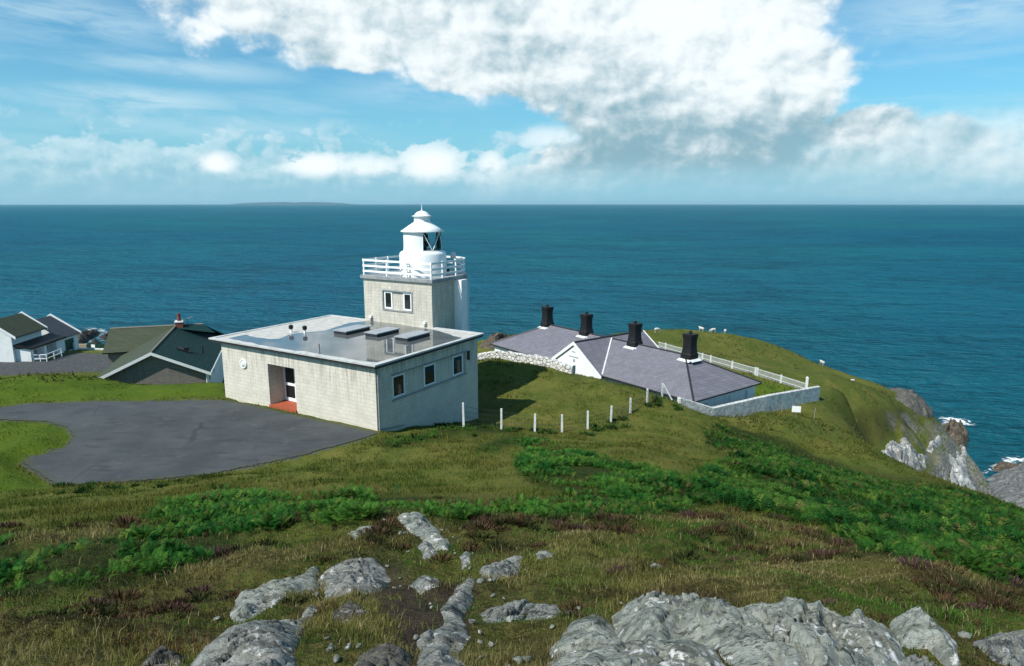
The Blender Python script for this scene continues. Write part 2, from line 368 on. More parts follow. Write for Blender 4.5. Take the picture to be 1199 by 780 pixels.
setp(t, b, color=col, rough=.85, spec=.25, normal=bump(t, noise(t, p, 60, 3)+noise(t, p, 3, 3)*.6, .35, .02)); M['asphalt'] = m
# ground
m, t, b = mat('hillside'); p = objco(t)
n_a = noise(t, p, .45, 6, .65); n_b = noise(t, p, 3.0, 7, .7); n_c = noise(t, p, 14, 5, .7); n_d = noise(t, p, .10, 5, .6)
col = mixc(t, (n_a*.6+n_b*.4).ss(.36, .62), (.078,.105,.018), (.148,.138,.034))
col = mixc(t, n_d.ss(.42, .62)*attr(t, 'far')*.75, col, (.068,.095,.019))
col = mixc(t, n_c.ss(.52, .68)*.65, col, (.034,.042,.012))
n_e = noise(t, p, 1.1, 6, .72)
col = mixc(t, n_e.ss(.54, .66)*attr(t, 'far')*.6, col, (.036,.050,.012))
col = mixc(t, n_e.ss(.44, .34)*attr(t, 'far')*.6, col, (.145,.135,.04))
col = mixc(t, attr(t, 'heath')*(n_b*.5+n_a*.5).ss(.30, .62), col, mixc(t, n_c.ss(.38, .62), (.036,.030,.012), (.095,.085,.028)))
lawn = mixc(t, n_a.ss(.35, .65), (.092,.135,.014), (.060,.105,.012)); lawn = mixc(t, n_c.ss(.5, .7)*.6, lawn, (.035,.07,.010)); lawn = mixc(t, n_b.ss(.52, .72)*.6, lawn, (.14,.14,.03))
col = mixc(t, attr(t, 'lawn'), col, lawn)
col = mixc(t, attr(t, 'bracken')*.85, col, mixc(t, n_c.ss(.4, .6), (.010,.020,.006), (.026,.042,.010)))
col = mixc(t, attr(t, 'peat')*n_b.ss(.25, .5), col, mixc(t, n_c, (.022,.016,.012), (.075,.058,.042)))
col = mixc(t, attr(t, 'gravel'), col, mixc(t, n_b.ss(.35, .65), (.105,.11,.11), (.06,.064,.066)))
rockc = mixc(t, n_b.ss(.36, .62), (.11,.105,.095), (.28,.27,.25)); rockc = mixc(t, n_c.ss(.55, .66), rockc, (.045,.045,.042))
col = mixc(t, attr(t, 'rock')*((n_b*.7+n_a*.5).ss(.45, .62)), col, rockc)
setp(t, b, color=col, rough=1.0, spec=.05, normal=bump(t, n_b*1.2+n_c*.7+noise(t, p, 50, 3)*.25, .75, .12)); M['hillside'] = m
# bare rock
def rockmat(name, ca, cb, white, wamt, warm=(.22,.19,.14), sc=1.0, green=(.21,.23,.13)):
    m, t, b = mat(name); p = objco(t)
    mp = node(t, 'ShaderNodeMapping', Vector=p); mp.inputs['Rotation'].default_value = (.5, .35, .6); mp.inputs['Scale'].default_value = (.55*sc, 2.6*sc, 1.5*sc)
    q = Sk(t, mp.outputs[0])
    n1 = noise(t, q, 3.0, 8, .68, .6); n2 = noise(t, p, 2.2*sc, 6, .65); n3 = noise(t, p, 17*sc, 6, .72); n4 = noise(t, q, 11, 6, .7)
    col = mixc(t, n1.ss(.33, .66), ca, cb)
    col = mixc(t, n2.ss(.48, .68)*.5, col, warm)
    col = mixc(t, n3.ss(.52, .66)*n2.ss(.62, .38)*.65, col, green)
    col = mixc(t, n4.ss(.53, .64)*.85, col, tuple(x*.25 for x in ca))
    col = mixc(t, noise(t, p, 60*sc, 4, .7).ss(.5, .7)*.5, col, tuple(x*.45 for x in ca))
    vo = node(t, 'ShaderNodeTexVoronoi', Vector=p, Scale=9.0*sc, Randomness=1.0)
    col = mixc(t, (Sk(t, vo.outputs[0])+n3*.35).ss(.34, .28)*n2.ss(.50, .60)*wamt, col, white)
    col = mixc(t, (n3*.55+n2*.45).ss(.56, .60)*wamt, col, white)
    setp(t, b, color=col, rough=.92, spec=.12, normal=bump(t, n1*1.1+n4*.7+n3*.35, .8, .06/sc)); M[name] = m
rockmat('grey_rock', (.11,.118,.11), (.29,.30,.275), (.60,.60,.57), .75)
rockmat('pale_rock', (.14,.155,.135), (.36,.38,.335), (.66,.67,.65), .85, (.20,.185,.13), .9, (.20,.235,.14))
rockmat('dark_rock', (.05,.052,.05), (.15,.14,.12), (.46,.46,.44), .5, (.13,.10,.07))
rockmat('cliff_white', (.14,.14,.13), (.50,.51,.50), (.82,.83,.83), .9, (.36,.32,.26), .16)
rockmat('sea_rock', (.10,.105,.105), (.23,.24,.24), (.35,.36,.36), .5, (.13,.12,.10), .14, (.12,.13,.10))
rockmat('reef_rock', (.02,.022,.022), (.075,.07,.062), (.2,.2,.19), .3, (.05,.04,.03), .16)
rockmat('brown_rock', (.06,.05,.04), (.17,.135,.10), (.30,.27,.23), .4, (.12,.085,.05), .16, (.10,.10,.05))
# vegetation: colour stored per blade
def vegmat(name, trans=.35, rough=.8):
    m, t, b = mat(name); a = attr(t, 'col', True)
    setp(t, b, color=a, rough=rough, spec=.12)
    tl = node(t, 'ShaderNodeBsdfTranslucent', Color=a); mx = node(t, 'ShaderNodeMixShader', Fac=trans)
    t.links.new(b.outputs[0], mx.inputs[1]); t.links.new(tl.outputs[0], mx.inputs[2]); t.links.new(mx.outputs[0], t.nodes['Material Output'].inputs[0])
    M[name] = m
vegmat('grass_blades'); vegmat('bracken_leaf', .3, .6); vegmat('heather_sprig', .15)

# ------------------------------------------------------------------ mesh building
def link_mesh(name, V, Fc, material, parent=None, smooth=False, attrs=None, mats=None):
    me = bpy.data.meshes.new(name)
    if isinstance(Fc, np.ndarray):
        k = Fc.shape[1]
        me.vertices.add(len(V)); me.vertices.foreach_set('co', np.asarray(V, np.float32).ravel())
        me.loops.add(Fc.size); me.loops.foreach_set('vertex_index', Fc.astype(np.int32).ravel())
        me.polygons.add(len(Fc)); me.polygons.foreach_set('loop_start', np.arange(0, Fc.size, k, dtype=np.int32))
        me.update(calc_edges=True)
    else:
        me.from_pydata([tuple(v) for v in V], [], Fc); me.update()
    if smooth: me.polygons.foreach_set('use_smooth', np.ones(len(me.polygons), bool))
    for an, av in (attrs or {}).items():
        av = np.asarray(av, np.float32)
        if av.ndim == 2:
            a = me.attributes.new(an, 'FLOAT_COLOR', 'POINT'); a.data.foreach_set('color', np.concatenate([av, np.ones((len(av), 1), np.float32)], 1).ravel())
        else:
            a = me.attributes.new(an, 'FLOAT', 'POINT'); a.data.foreach_set('value', av.ravel())
    me.materials.append(M[material])
    o = bpy.data.objects.new(name, me); COL.objects.link(o)
    if parent is not None: o.parent = parent
    return o
def tag(o, label=None, cat=None, group=None, kind=None):
    if label: o['label'] = label
    if cat: o['category'] = cat
    if group: o['group'] = group
    if kind: o['kind'] = kind
    return o
def empty(name, loc, rz=0, label=None, cat=None, group=None):
    o = bpy.data.objects.new(name, None); COL.objects.link(o); o.location = loc; o.rotation_euler = (0, 0, rz); o.empty_display_size = .3
    return tag(o, label, cat, group)
class MB:
    def __init__(s): s.v = []; s.f = []
    def add(s, V, Fc):
        k = len(s.v); s.v += [tuple(map(float, p)) for p in V]; s.f += [tuple(i+k for i in q) for q in Fc]; return s
    def box(s, x0, x1, y0, y1, z0, z1):
        return s.add([(x0,y0,z0),(x1,y0,z0),(x1,y1,z0),(x0,y1,z0),(x0,y0,z1),(x1,y0,z1),(x1,y1,z1),(x0,y1,z1)],
                     [(0,3,2,1),(4,5,6,7),(0,1,5,4),(1,2,6,5),(2,3,7,6),(3,0,4,7)])
    def prism(s, poly, z0, z1):
        k = len(poly)
        return s.add([(x,y,z0) for x,y in poly]+[(x,y,z1) for x,y in poly],
                     [tuple(range(k-1,-1,-1)), tuple(range(k,2*k))]+[(i,(i+1)%k,k+(i+1)%k,k+i) for i in range(k)])
    def slab(s, quad, th):
        """a sloping roof plane with thickness"""
        q = [Vector(p) for p in quad]; n = (q[1]-q[0]).cross(q[2]-q[0]).normalized()
        if n.z < 0: q.reverse(); n = -n
        k = len(q)
        return s.add([p-n*th for p in q]+q, [tuple(range(k-1,-1,-1)), tuple(range(k,2*k))]+[(i,(i+1)%k,k+(i+1)%k,k+i) for i in range(k)])
    def lathe(s, prof, c=(0,0), nseg=32, a0=0, a1=2*PI, rot=0):
        full = abs(a1-a0-2*PI) < 1e-6; m = nseg if full else nseg+1; V = []; Fc = []
        for r, z in prof:
            for i in range(m):
                a = a0+(a1-a0)*i/nseg+rot; V.append((c[0]+r*math.cos(a), c[1]+r*math.sin(a), z))
        for j in range(len(prof)-1):
            for i in range(nseg):
                i2 = (i+1) % m; Fc.append((j*m+i, j*m+i2, (j+1)*m+i2, (j+1)*m+i))
        return s.add(V, Fc)
    def tube(s, pts, r, nseg=6):
        P = [Vector(p) for p in pts]; V = []; Fc = []
        for i, p in enumerate(P):
            d = (P[min(i+1, len(P)-1)]-P[max(i-1, 0)]).normalized()
            a = d.cross(Vector((0,0,1)) if abs(d.z) < .9 else Vector((1,0,0))).normalized(); b = d.cross(a)
            rr = r[i] if isinstance(r, (list, tuple)) else r
            V += [p+(a*math.cos(2*PI*k/nseg)+b*math.sin(2*PI*k/nseg))*rr for k in range(nseg)]
        for i in range(len(P)-1):
            for k in range(nseg):
                k2 = (k+1) % nseg; Fc.append((i*nseg+k, i*nseg+k2, (i+1)*nseg+k2, (i+1)*nseg+k))
        Fc += [tuple(range(nseg-1,-1,-1)), tuple((len(P)-1)*nseg+k for k in range(nseg))]
        return s.add(V, Fc)
    def panel(s, o, u, n, u0, u1, z0, z1, holes=(), depth=.2):
        """wall face with openings; reveals go depth inwards. z0 may be a pair (at u0, at u1)"""
        o = Vector(o); u = Vector(u); nn = Vector(n)
        us = sorted({u0, u1, *[h[0] for h in holes], *[h[1] for h in holes]}); zs = sorted({z0, z1, *[h[2] for h in holes], *[h[3] for h in holes]})
        P = lambda a, z, d=0: o+u*a+Vector((0,0,z))-nn*d
        for a, b in zip(us, us[1:]):
            for c, d in zip(zs, zs[1:]):
                if any(h[0] <= a+1e-6 and h[1] >= b-1e-6 and h[2] <= c+1e-6 and h[3] >= d-1e-6 for h in holes): continue
                s.add([P(a,c),P(b,c),P(b,d),P(a,d)], [(0,1,2,3)])
        for h in holes:
            a, b, c, d = h[:4]; dp = h[4] if len(h) > 4 else depth
            s.add([P(a,c),P(b,c),P(b,d),P(a,d),P(a,c,dp),P(b,c,dp),P(b,d,dp),P(a,d,dp)], [(0,1,5,4),(1,2,6,5),(2,3,7,6),(3,0,4,7)]+([(4,5,6,7)] if len(h) > 5 else []))
        return s
    def build(s, name, material, parent=None, smooth=False): return link_mesh(name, s.v, s.f, material, parent, smooth)
def framed_window(parent, o, u, n, u0, u1, z0, z1, inset=.08, fw=.09, bars=(), fm='white_paint'):
    """frame in the wall plane with a dark pane and optional bars"""
    o = Vector(o); u = Vector(u); n = Vector(n)
    def bx(mb, a, b, c, d, d0, d1):
        pts = [o+u*x+Vector((0,0,z))-n*y for x, y, z in [(a,d0,c),(b,d0,c),(b,d1,c),(a,d1,c),(a,d0,d),(b,d0,d),(b,d1,d),(a,d1,d)]]
        mb.add(pts, [(0,3,2,1),(4,5,6,7),(0,1,5,4),(1,2,6,5),(2,3,7,6),(3,0,4,7)])
    f = MB(); i0, i1 = inset, inset+.07
    bx(f, u0, u1, z0, z0+fw, i0, i1); bx(f, u0, u1, z1-fw, z1, i0, i1); bx(f, u0, u0+fw, z0+fw, z1-fw, i0, i1); bx(f, u1-fw, u1, z0+fw, z1-fw, i0, i1)
    for k, v in bars:
        if k == 'h': bx(f, u0+fw, u1-fw, v-fw/2, v+fw/2, i0, i1)
        else: bx(f, v-fw/2, v+fw/2, z0+fw, z1-fw, i0, i1)
    w = f.build('window', fm, parent)
    g = MB(); bx(g, u0+fw, u1-fw, z0+fw, z1-fw, i0+.03, i0+.045); g.build('pane', 'glass', w)
    return w

# ------------------------------------------------------------------ ground, drive, sea
def grid_faces(nr, nc):
    i = np.arange(nr-1)[:, None]*nc+np.arange(nc-1)[None]
    return np.stack([i, i+1, i+nc+1, i+nc], -1).reshape(-1, 4)
nr, nc = GX.shape
gzz = np.gradient(GZ, axis=0)/np.maximum(np.gradient(np.hypot(GX, GY), axis=0), 1e-3)
gzt = np.gradient(GZ, axis=1)/np.maximum(np.hypot(GX, GY)*np.gradient(TG, axis=1), 1e-3)
slope = np.hypot(gzz, gzt)
heath = (1-sst(dist, 11, 19))*(1-zL)*(1-zB*.5)
heath = np.maximum(heath, zone(PX, PY, GY, [([(1005,480),(1060,478),(1080,500),(1035,512),(1000,560),(960,545),(985,510)], 55, 100)], 8)*.9)
rockw = np.clip(sst(PX, 1078, 1108)*sst(GY, 74, 80)*sst(PY, 486, 500)*.8 + sst(slope, 1.2, 1.9)*sst(GX, 47, 52) + sst(-GZ, 29, 33), 0, 1)
gravel = np.maximum(zC, sst(sdr, -.1, .1))
V = np.stack([GX, GY, GZ], -1).reshape(-1, 3)
hill = link_mesh('hillside', V, grid_faces(nr, nc), 'hillside', None, True, dict(heath=heath.ravel(), lawn=np.maximum(zL, zG).ravel(), bracken=zB.ravel(), peat=zP.ravel(), gravel=gravel.ravel(), rock=rockw.ravel(), far=sst(dist, 20, 45).ravel()))
tag(hill, kind='structure')
def ground(X, Y): return gridlook(GZ, np.asarray(X, float), np.asarray(Y, float))
def g1(X, Y): return float(ground(np.array([X]), np.array([Y]))[0])

def sheet(name, poly, step, material, dz, label=None, kind='structure', jag=.06, soft=0):
    """a thin sheet draped over the ground inside a plan polygon"""
    P = np.array(poly); x0, y0 = P.min(0)-.3; x1, y1 = P.max(0)+.3
    xs = np.arange(x0, x1, step); ys = np.arange(y0, y1, step)
    X, Y = np.meshgrid(xs, ys); d = polydist(X, Y, poly)+jag*2*fbm(X*1.7, Y*1.7, 3, 12)
    Z = ground(X, Y)+dz
    Fq = grid_faces(*X.shape); keep = (d.ravel()[Fq] > 0).all(1); Fq = Fq[keep]
    u, inv = np.unique(Fq, return_inverse=True)
    o = link_mesh(name, np.stack([X, Y, Z], -1).reshape(-1, 3)[u], inv.reshape(-1, 4), material, None, True, dict(edge=np.clip(d.ravel()[u], 0, 9)))
    return tag(o, label, None, None, kind)
sheet('driveway', DRV, .14, 'asphalt', .035)

# sea
m, t, b = mat('sea'); p = objco(t)
sp = node(t, 'ShaderNodeSeparateXYZ', Vector=p); X, Y, Z = [Sk(t, o) for o in sp.outputs]
dd = (X*X+Y*Y).pw(.5)
mp = node(t, 'ShaderNodeMapping', Vector=p); mp.inputs['Rotation'].default_value = (0, 0, .35); mp.inputs['Scale'].default_value = (.6, 1.3, 1)
q = Sk(t, mp.outputs[0])
w1 = noise(t, q, .28, 5, .6, .3); w2 = noise(t, q, .055, 5, .6, .2); w3 = noise(t, q, .012, 5, .6); w4 = noise(t, p, .0016, 5, .6)
col = mixc(t, w4.ss(.35, .68), (.004,.096,.156), (.007,.134,.165))
col = mixc(t, w3.ss(.42, .68)*.6, col, (.0015,.052,.088))
w0 = noise(t, q, .75, 4, .65, .3)
col = mixc(t, (w1*.55+w2*.45).ss(.50, .36)*.75, col, (.0012,.036,.064))  # wave trough shading put into the water colour
col = mixc(t, (w1*.5+w0*.5).ss(.53, .68)*.75, col, (.012,.17,.215))  # ripple highlights put into the water colour
col = mixc(t, (w2*.6+w3*.4).ss(.50, .66)*.45, col, (.009,.14,.18))
col = mixc(t, (1.0-dd.ss(110, 420))*.5, col, (.003,.085,.098))
# a few breaking crests
wc = noise(t, q, .11, 8, .72)
col = mixc(t, (wc.ss(.735, .76))*dd.ss(2500, 150)*.8, col, (.55,.62,.63))
nb = bump(t, w0*.6+w1*1.8+w2*4.0+w3*7.0, 1.0, 1.8)
df = node(t, 'ShaderNodeBsdfDiffuse', Color=col, Normal=nb); gl = node(t, 'ShaderNodeBsdfGlossy', Roughness=.28, Normal=nb)
lw = node(t, 'ShaderNodeLayerWeight', Blend=.35, Normal=nb)
mx = node(t, 'ShaderNodeMixShader', Fac=Sk(t, lw.outputs[1]).pw(6.0)*.20+.02)
t.links.new(df.outputs[0], mx.inputs[1]); t.links.new(gl.outputs[0], mx.inputs[2]); t.links.new(mx.outputs[0], t.nodes['Material Output'].inputs[0]); M['sea'] = m
sr = np.exp(np.linspace(math.log(20), math.log(27000), 90)); sa = np.linspace(0, 2*PI, 181)
SX, SA = np.meshgrid(sr, sa, indexing='ij')
sea = link_mesh('sea', np.stack([SX*np.cos(SA), SX*np.sin(SA), np.full(SX.shape, SEA)], -1).reshape(-1, 3), grid_faces(*SX.shape)[:, ::-1], 'sea', None, True)
tag(sea, kind='structure')
if sea.data.polygons[0].normal.z < 0: sea.data.flip_normals()

# surf: white water at the foot of the rocks
m, t, b = mat('surf'); p = objco(t)
nf = noise(t, p, .55, 8, .75, .6)
tr = node(t, 'ShaderNodeBsdfTransparent'); mx = node(t, 'ShaderNodeMixShader', Fac=(nf+attr(t, 'edge').ss(0, 3.5)*.22-.14-attr(t, 'thin')).ss(.44, .56))
setp(t, b, color=(.78,.82,.83), rough=.9, spec=.1)
t.links.new(tr.outputs[0], mx.inputs[1]); t.links.new(b.outputs[0], mx.inputs[2]); t.links.new(mx.outputs[0], t.nodes['Material Output'].inputs[0]); M['surf'] = m
def surf(poly_px, label, step=.8, thin=0.0):
    poly = [tuple(PZ(x, y, SEA)[:2]) for x, y in poly_px]
    P = np.array(poly); x0, y0 = P.min(0); x1, y1 = P.max(0)
    X, Y = np.meshgrid(np.arange(x0, x1, step), np.arange(y0, y1, step)); d = polydist(X, Y, poly)
    Fq = grid_faces(*X.shape); Fq = Fq[(d.ravel()[Fq] > 0).all(1)]; u, inv = np.unique(Fq, return_inverse=True)
    Z = SEA+.12+.5*np.clip(fbm(X*.4, Y*.4, 3, 31), 0, 1)*sst(d, 0, 2)
    o = link_mesh('surf', np.stack([X, Y, Z], -1).reshape(-1, 3)[u], inv.reshape(-1, 4), 'surf', None, True, dict(edge=d.ravel()[u], thin=np.full(len(u), thin)))
    tag(o, label, 'surf', None, 'stuff')

# ------------------------------------------------------------------ lighthouse
lh = empty('lighthouse', NB, math.atan2(BX[1], BX[0]), 'squat concrete block lighthouse with flat wet roof and white lantern', 'lighthouse')
LB = lambda px, py, axis, val: (lambda p: (lambda q: (q[0], q[1], p[2]))(bl(p[0], p[1])))(PP(px, py, NB+np.append((BX if axis == 0 else BY)*val, 0), np.append(BX if axis == 0 else BY, 0)))
ZR = 3.42
w = MB()
w.panel((0,0,0), (0,1,0), (-1,0,0), 0, L1, -1.5, ZR, [(6.3, 8.65, -.12, 2.56, 1.2, 1)])
w.panel((0,0,0), (1,0,0), (0,-1,0), 0, L2, -3.6, ZR, [(1.3, 8.3, 1.32, 2.72, .12, 1)])
w.panel((L2,0,0), (0,1,0), (1,0,0), 0, L1, -3.6, ZR); w.panel((0,L1,0), (1,0,0), (0,1,0), 0, L2, -3.6, ZR)
w.build('wall', 'concrete_block', lh)
sl = MB().box(1.24, 8.36, -.05, .0, 1.24, 1.319).box(1.24, 8.36, -.04, 0, 2.722, 2.79); sl.build('sill', 'grey_metal', lh)
for a, c in ((1.38, 2.44), (4.14, 5.24), (6.98, 8.08)):
    framed_window(lh, (0,.12,0), (1,0,0), (0,-1,0), a, c, 1.36, 2.64, -.06, .1)
# porch: door at the back of the recess, red tiled step
d = MB(); F0 = 1.2
def bxx(mb, y0, y1, z0, z1, x0=1.10, x1=1.17): return mb.box(x0, x1, y0, y1, z0, z1)
bxx(d, 7.55, 7.68, .03, 2.35); bxx(d, 8.5, 8.63, .03, 2.35); bxx(d, 7.68, 8.5, 2.22, 2.35); bxx(d, 7.68, 8.5, .03, .24); bxx(d, 7.68, 8.5, 1.02, 1.18)
door = d.build('door', 'white_paint', lh)
MB().box(1.13, 1.15, 7.68, 8.5, .24, 1.02).build('pane', 'glass', door); MB().box(1.13, 1.15, 7.68, 8.5, 1.18, 2.22).build('pane', 'glass', door)
MB().box(-.10, 1.195, 6.305, 8.645, -.4, .02).build('step', 'red_tile', lh)
lamp = MB().lathe([(.30,-.001),(.30,.07),(.24,.09),(.22,.05)], (0,0), 24); lamp.v = [(-z, 10.86+x, 2.27+y) for x, y, z in lamp.v]; lampo = lamp.build('wall_lamp', 'white_paint', lh, True)
lg = MB().lathe([(.22,.04),(.16,.10),(0.001,.13)], (0,0), 20); lg.v = [(-z, 10.86+x, 2.27+y) for x, y, z in lg.v]; lg.build('lamp_glass', 'aged_white', lampo, True)
MB().tube([(.12,-.06,-1.2),(.12,-.06,3.35)], .05, 8).build('downpipe', 'grey_metal', lh)
MB().tube([(.2,-.06,-.05),(2.1,-.06,-.35)], .035, 6).build('cable_duct', 'grey_metal', lh)
MB().box(8.45, 8.62, -.12, 0, 2.15, 2.72).build('meter_box', 'dark_metal', lh)
RX0, RX1, RY0, RY1 = -.32, 10.02, -.3, 13.72
MB().box(RX0+.06, RX1-.06, RY0+.06, RY1-.06, ZR, ZR+.15).build('eaves_board', 'dark_metal', lh)
roof = MB().box(RX0, RX1, RY0, RY1, ZR+.15, ZR+.205).build('roof', 'roof_felt', lh)
r = MB(); K = .26
for a in ((RX0, RX1, RY0, RY0+K), (RX0, RX1, RY1-K, RY1), (RX0, RX0+K, RY0+K, RY1-K), (RX1-K, RX1, RY0+K, RY1-K)): r.box(*a, ZR+.205, ZR+.245)
r.build('roof_kerb', 'kerb_felt', lh)
ZT = ZR+.205
pud = [(267,396),(288,391.7),(300,395),(316,397.5),(327,396.6),(343,390.8),(366,388.3),(383,386.7),(397,381.7),(410,378),(431,376),(432,374.5),(506,386),(514,387.5),(528,392.5),(543,396),(536,400),(527,402.7),(487,413),(453,420.5),(441,424.3),(434,424),(403,419),(373,414.5),(357,411),(338,410.5),(322,407),(305,404.5),(295,401),(280,399)]
pp = []
for i in range(len(pud)):
    a = np.array(pud[i]); c = np.array(pud[(i+1) % len(pud)])
    for k in range(4):
        q = a+(c-a)*k/4; q = PZ(q[0], q[1], ZT); x, y = bl(q[0], q[1])
        x += .22*float(fbm(np.array([x*1.3]), np.array([y*1.3]), 3, 3)[0]); y += .3*float(fbm(np.array([x*1.3]), np.array([y*1.3]), 3, 9)[0])
        pp.append((min(max(x, RX0+K+.02), RX1-K-.02), min(max(y, RY0+K+.02), RY1-K-.02)))
MB().prism(pp, ZT-.02, ZT+.006).build('puddle', 'rain_water', roof)
for x0, x1, y0, y1 in ((4.9,7.1,7.0,8.1), (5.4,7.5,4.8,5.8), (5.4,7.6,2.3,3.3)):
    k = MB().box(x0, x1, y0, y1, ZT, ZT+.2).build('skylight', 'dark_metal', roof); MB().box(x0-.05, x1+.05, y0-.05, y1+.05, ZT+.2, ZT+.26).build('cover', 'lead', k)
for x, y in ((3.71,10.79), (3.98,9.79)):
    k = MB().lathe([(.09,ZT),(.07,ZT+.25),(.07,ZT+.3)], (x,y), 12).build('roof_vent', 'white_paint', roof); MB().lathe([(.11,ZT+.24),(.15,ZT+.3),(.15,ZT+.46),(.05,ZT+.52),(.001,ZT+.52)], (x,y), 12).build('cowl', 'black_tar', k)
MB().lathe([(.06,ZT),(.06,ZT+.55),(.001,ZT+.55)], (.35,4.55), 10).build('roof_pipe', 'grey_metal', roof)
# tower
TX, TY0, TY1, RC = 9.75, 3.75, 9.95, 2.25
def plan(off):
    P = [(TX-off, TY0-off)]
    P += [(13.0+(RC+off)*math.cos(a), TY0+RC+(RC+off)*math.sin(a)) for a in np.linspace(-PI/2, 0, 12)]
    P += [(13.0+(RC+off)*math.cos(a), TY1-RC+(RC+off)*math.sin(a)) for a in np.linspace(0, PI/2, 12)]
    return P+[(TX-off, TY1+off)]
tw = MB(); pl = plan(0); ZB, ZG0, ZG1 = -5.0, 6.72, 6.94
a = LB(449.7, 368, 0, TX); c = LB(481.7, 343, 0, TX)
yw0, yw1, zw0, zw1 = c[1], a[1], min(a[2], c[2]), max(a[2], c[2])
zw0, zw1 = 4.62, 5.92
tw.panel((TX,0,0), (0,1,0), (-1,0,0), TY0, TY1, ZB, ZG0, [(yw0, yw1, zw0, zw1, .1, 1)])
k = len(pl); tw.add([(x,y,ZB) for x,y in pl]+[(x,y,ZG0) for x,y in pl], [(i,i+1,k+i+1,k+i) for i in range(k-1)])
tower = tw.build('tower', 'tower_block', lh)
fr = MB(); e = .09
for A4 in ((yw0-e, yw1+e, zw0-e, zw0), (yw0-e, yw1+e, zw1, zw1+e), (yw0-e, yw0, zw0, zw1), (yw1, yw1+e, zw0, zw1)): fr.box(TX-.05, TX, *A4)
fr.build('window_surround', 'grey_metal', tower)
ww = (yw1-yw0)*.29
for y0 in (yw0+.04, yw1-ww-.04): framed_window(tower, (TX+.1,0,0), (0,1,0), (-1,0,0), y0, y0+ww, zw0+.03, zw1-.03, -.06, .11)
MB().box(12.3, 13.0, 3.12, 4.2, .5, 6.70).build('pilaster', 'white_paint', tower)
MB().box(13.3, 14.1, 3.72, 4.8, .5, 6.70).build('pilaster', 'pale_blue', tower)
for y in (9.3, 4.35):
    k = MB().box(TX-.2, TX, y-.1, y+.1, ZT+.25, ZT+.42).build('floodlight', 'white_paint', tower); MB().tube([(TX-.1,y,ZT-.005),(TX-.1,y,ZT+.25)], .04, 6).build('bracket', 'grey_metal', k)
gal = MB().prism(plan(.16), ZG0, ZG1).build('gallery', 'grey_metal', lh)
MB().prism(plan(.10), ZG1, ZG1+.012).build('gallery_floor', 'lead', gal)
# railing
pl = [(TX-.02,TY0-.02)]+[p for p in plan(.0)[1:-1]]+[(TX-.02,TY1+.02)]
ring = []
for i in range(len(pl)):
    p0, p1 = np.array(pl[i]), np.array(pl[(i+1) % len(pl)]); nn = max(1, int(np.hypot(*(p1-p0))/.3))
    ring += [p0+(p1-p0)*j/nn for j in range(nn)]
ring = np.array(ring); R = MB()
def rail(z0, z1, th=.045):
    k = len(ring); ctr = ring.mean(0); dirn = (ctr-ring); dirn /= np.linalg.norm(dirn, axis=1)[:, None]
    inn = ring+dirn*th; V = [(x,y,z0) for x,y in ring]+[(x,y,z0) for x,y in inn]+[(x,y,z1) for x,y in inn]+[(x,y,z1) for x,y in ring]
    R.add(V, [(j*k+i, j*k+(i+1)%k, ((j+1)%4)*k+(i+1)%k, ((j+1)%4)*k+i) for j in range(4) for i in range(k)])
for z in (.22, .60, 1.0): rail(ZG1+z, ZG1+z+.14)
rl = R.build('railing', 'white_paint', gal)
per = np.cumsum(np.r_[0, np.hypot(*(np.diff(np.vstack([ring, ring[:1]]), axis=0).T))])
want = [(TX,TY0),(TX,TY1),(TX,5.8),(TX,7.9),(11.2,TY0),(12.6,TY0),(13.9,4.3),(14.6,5.7),(14.6,7.8),(13.9,9.2),(12.4,TY1),(11,TY1)]
for q in want:
    i = np.argmin(np.hypot(ring[:, 0]-q[0], ring[:, 1]-q[1])); x, y = ring[i]; c = ring.mean(0); dx, dy = (c-ring[i])/np.hypot(*(c-ring[i]))*.09
    MB().box(x+dx-.045, x+dx+.045, y+dy-.045, y+dy+.045, ZG1+.012, ZG1+1.17).build('post', 'white_paint', rl)
MB().box(13.2, 13.75, 5.2, 5.75, ZG1+.012, ZG1+.55).build('fog_signal', 'dark_metal', gal)
k = MB().lathe([(.05,ZG1+.012),(.05,ZG1+1.1),(.2,ZG1+1.15),(.2,ZG1+1.5),(.1,ZG1+1.6),(.001,ZG1+1.62)], (13.6,4.75), 14).build('standby_lamp', 'aged_white', gal, True)
# lantern
lc = (11.72, 6.02)
lan = MB().lathe([(1.66,ZG1+.012),(1.66,8.45),(1.60,8.6),(1.40,8.70),(.001,8.70)], lc, 48).build('lantern_base', 'white_paint', lh, True)
MB().box(lc[0]-1.72, lc[0]-1.66, lc[1]-.08, lc[1]+.08, 7.9, 7.98).build('vent_plate', 'dark_metal', lan)
rot = math.radians(-58.7); D = math.radians
lr = MB().lathe([(1.34,8.70),(1.34,10.06)], lc, 30, D(-178), D(-82), rot).lathe([(1.28,8.70),(1.28,10.06)], lc, 30, D(-178), D(-82), rot).build('lantern_wall', 'white_paint', lh, True)
gz = MB().lathe([(1.31,8.74),(1.31,10.06)], lc, 60, D(-82), D(182), rot).build('glazing', 'lantern_glass', lh, True)
ast = MB(); st = 30
for i, a in enumerate(range(-82, 182, st)):
    a0, a1 = D(a)+rot, D(a+st)+rot; z0, z1 = (10.04, 8.74) if i % 2 == 0 else (8.74, 10.04)
    ast.tube([(lc[0]+1.33*math.cos(a0+(a1-a0)*k/4), lc[1]+1.33*math.sin(a0+(a1-a0)*k/4), z0+(z1-z0)*k/4) for k in range(5)], .028, 6)
ast.lathe([(1.36,8.70),(1.36,8.77),(1.28,8.77)], lc, 48).tube([(lc[0]+1.33*math.cos(D(-82)+rot), lc[1]+1.33*math.sin(D(-82)+rot), z) for z in (8.7,10.05)], .035)
ast.build('astragal', 'white_paint', gz)
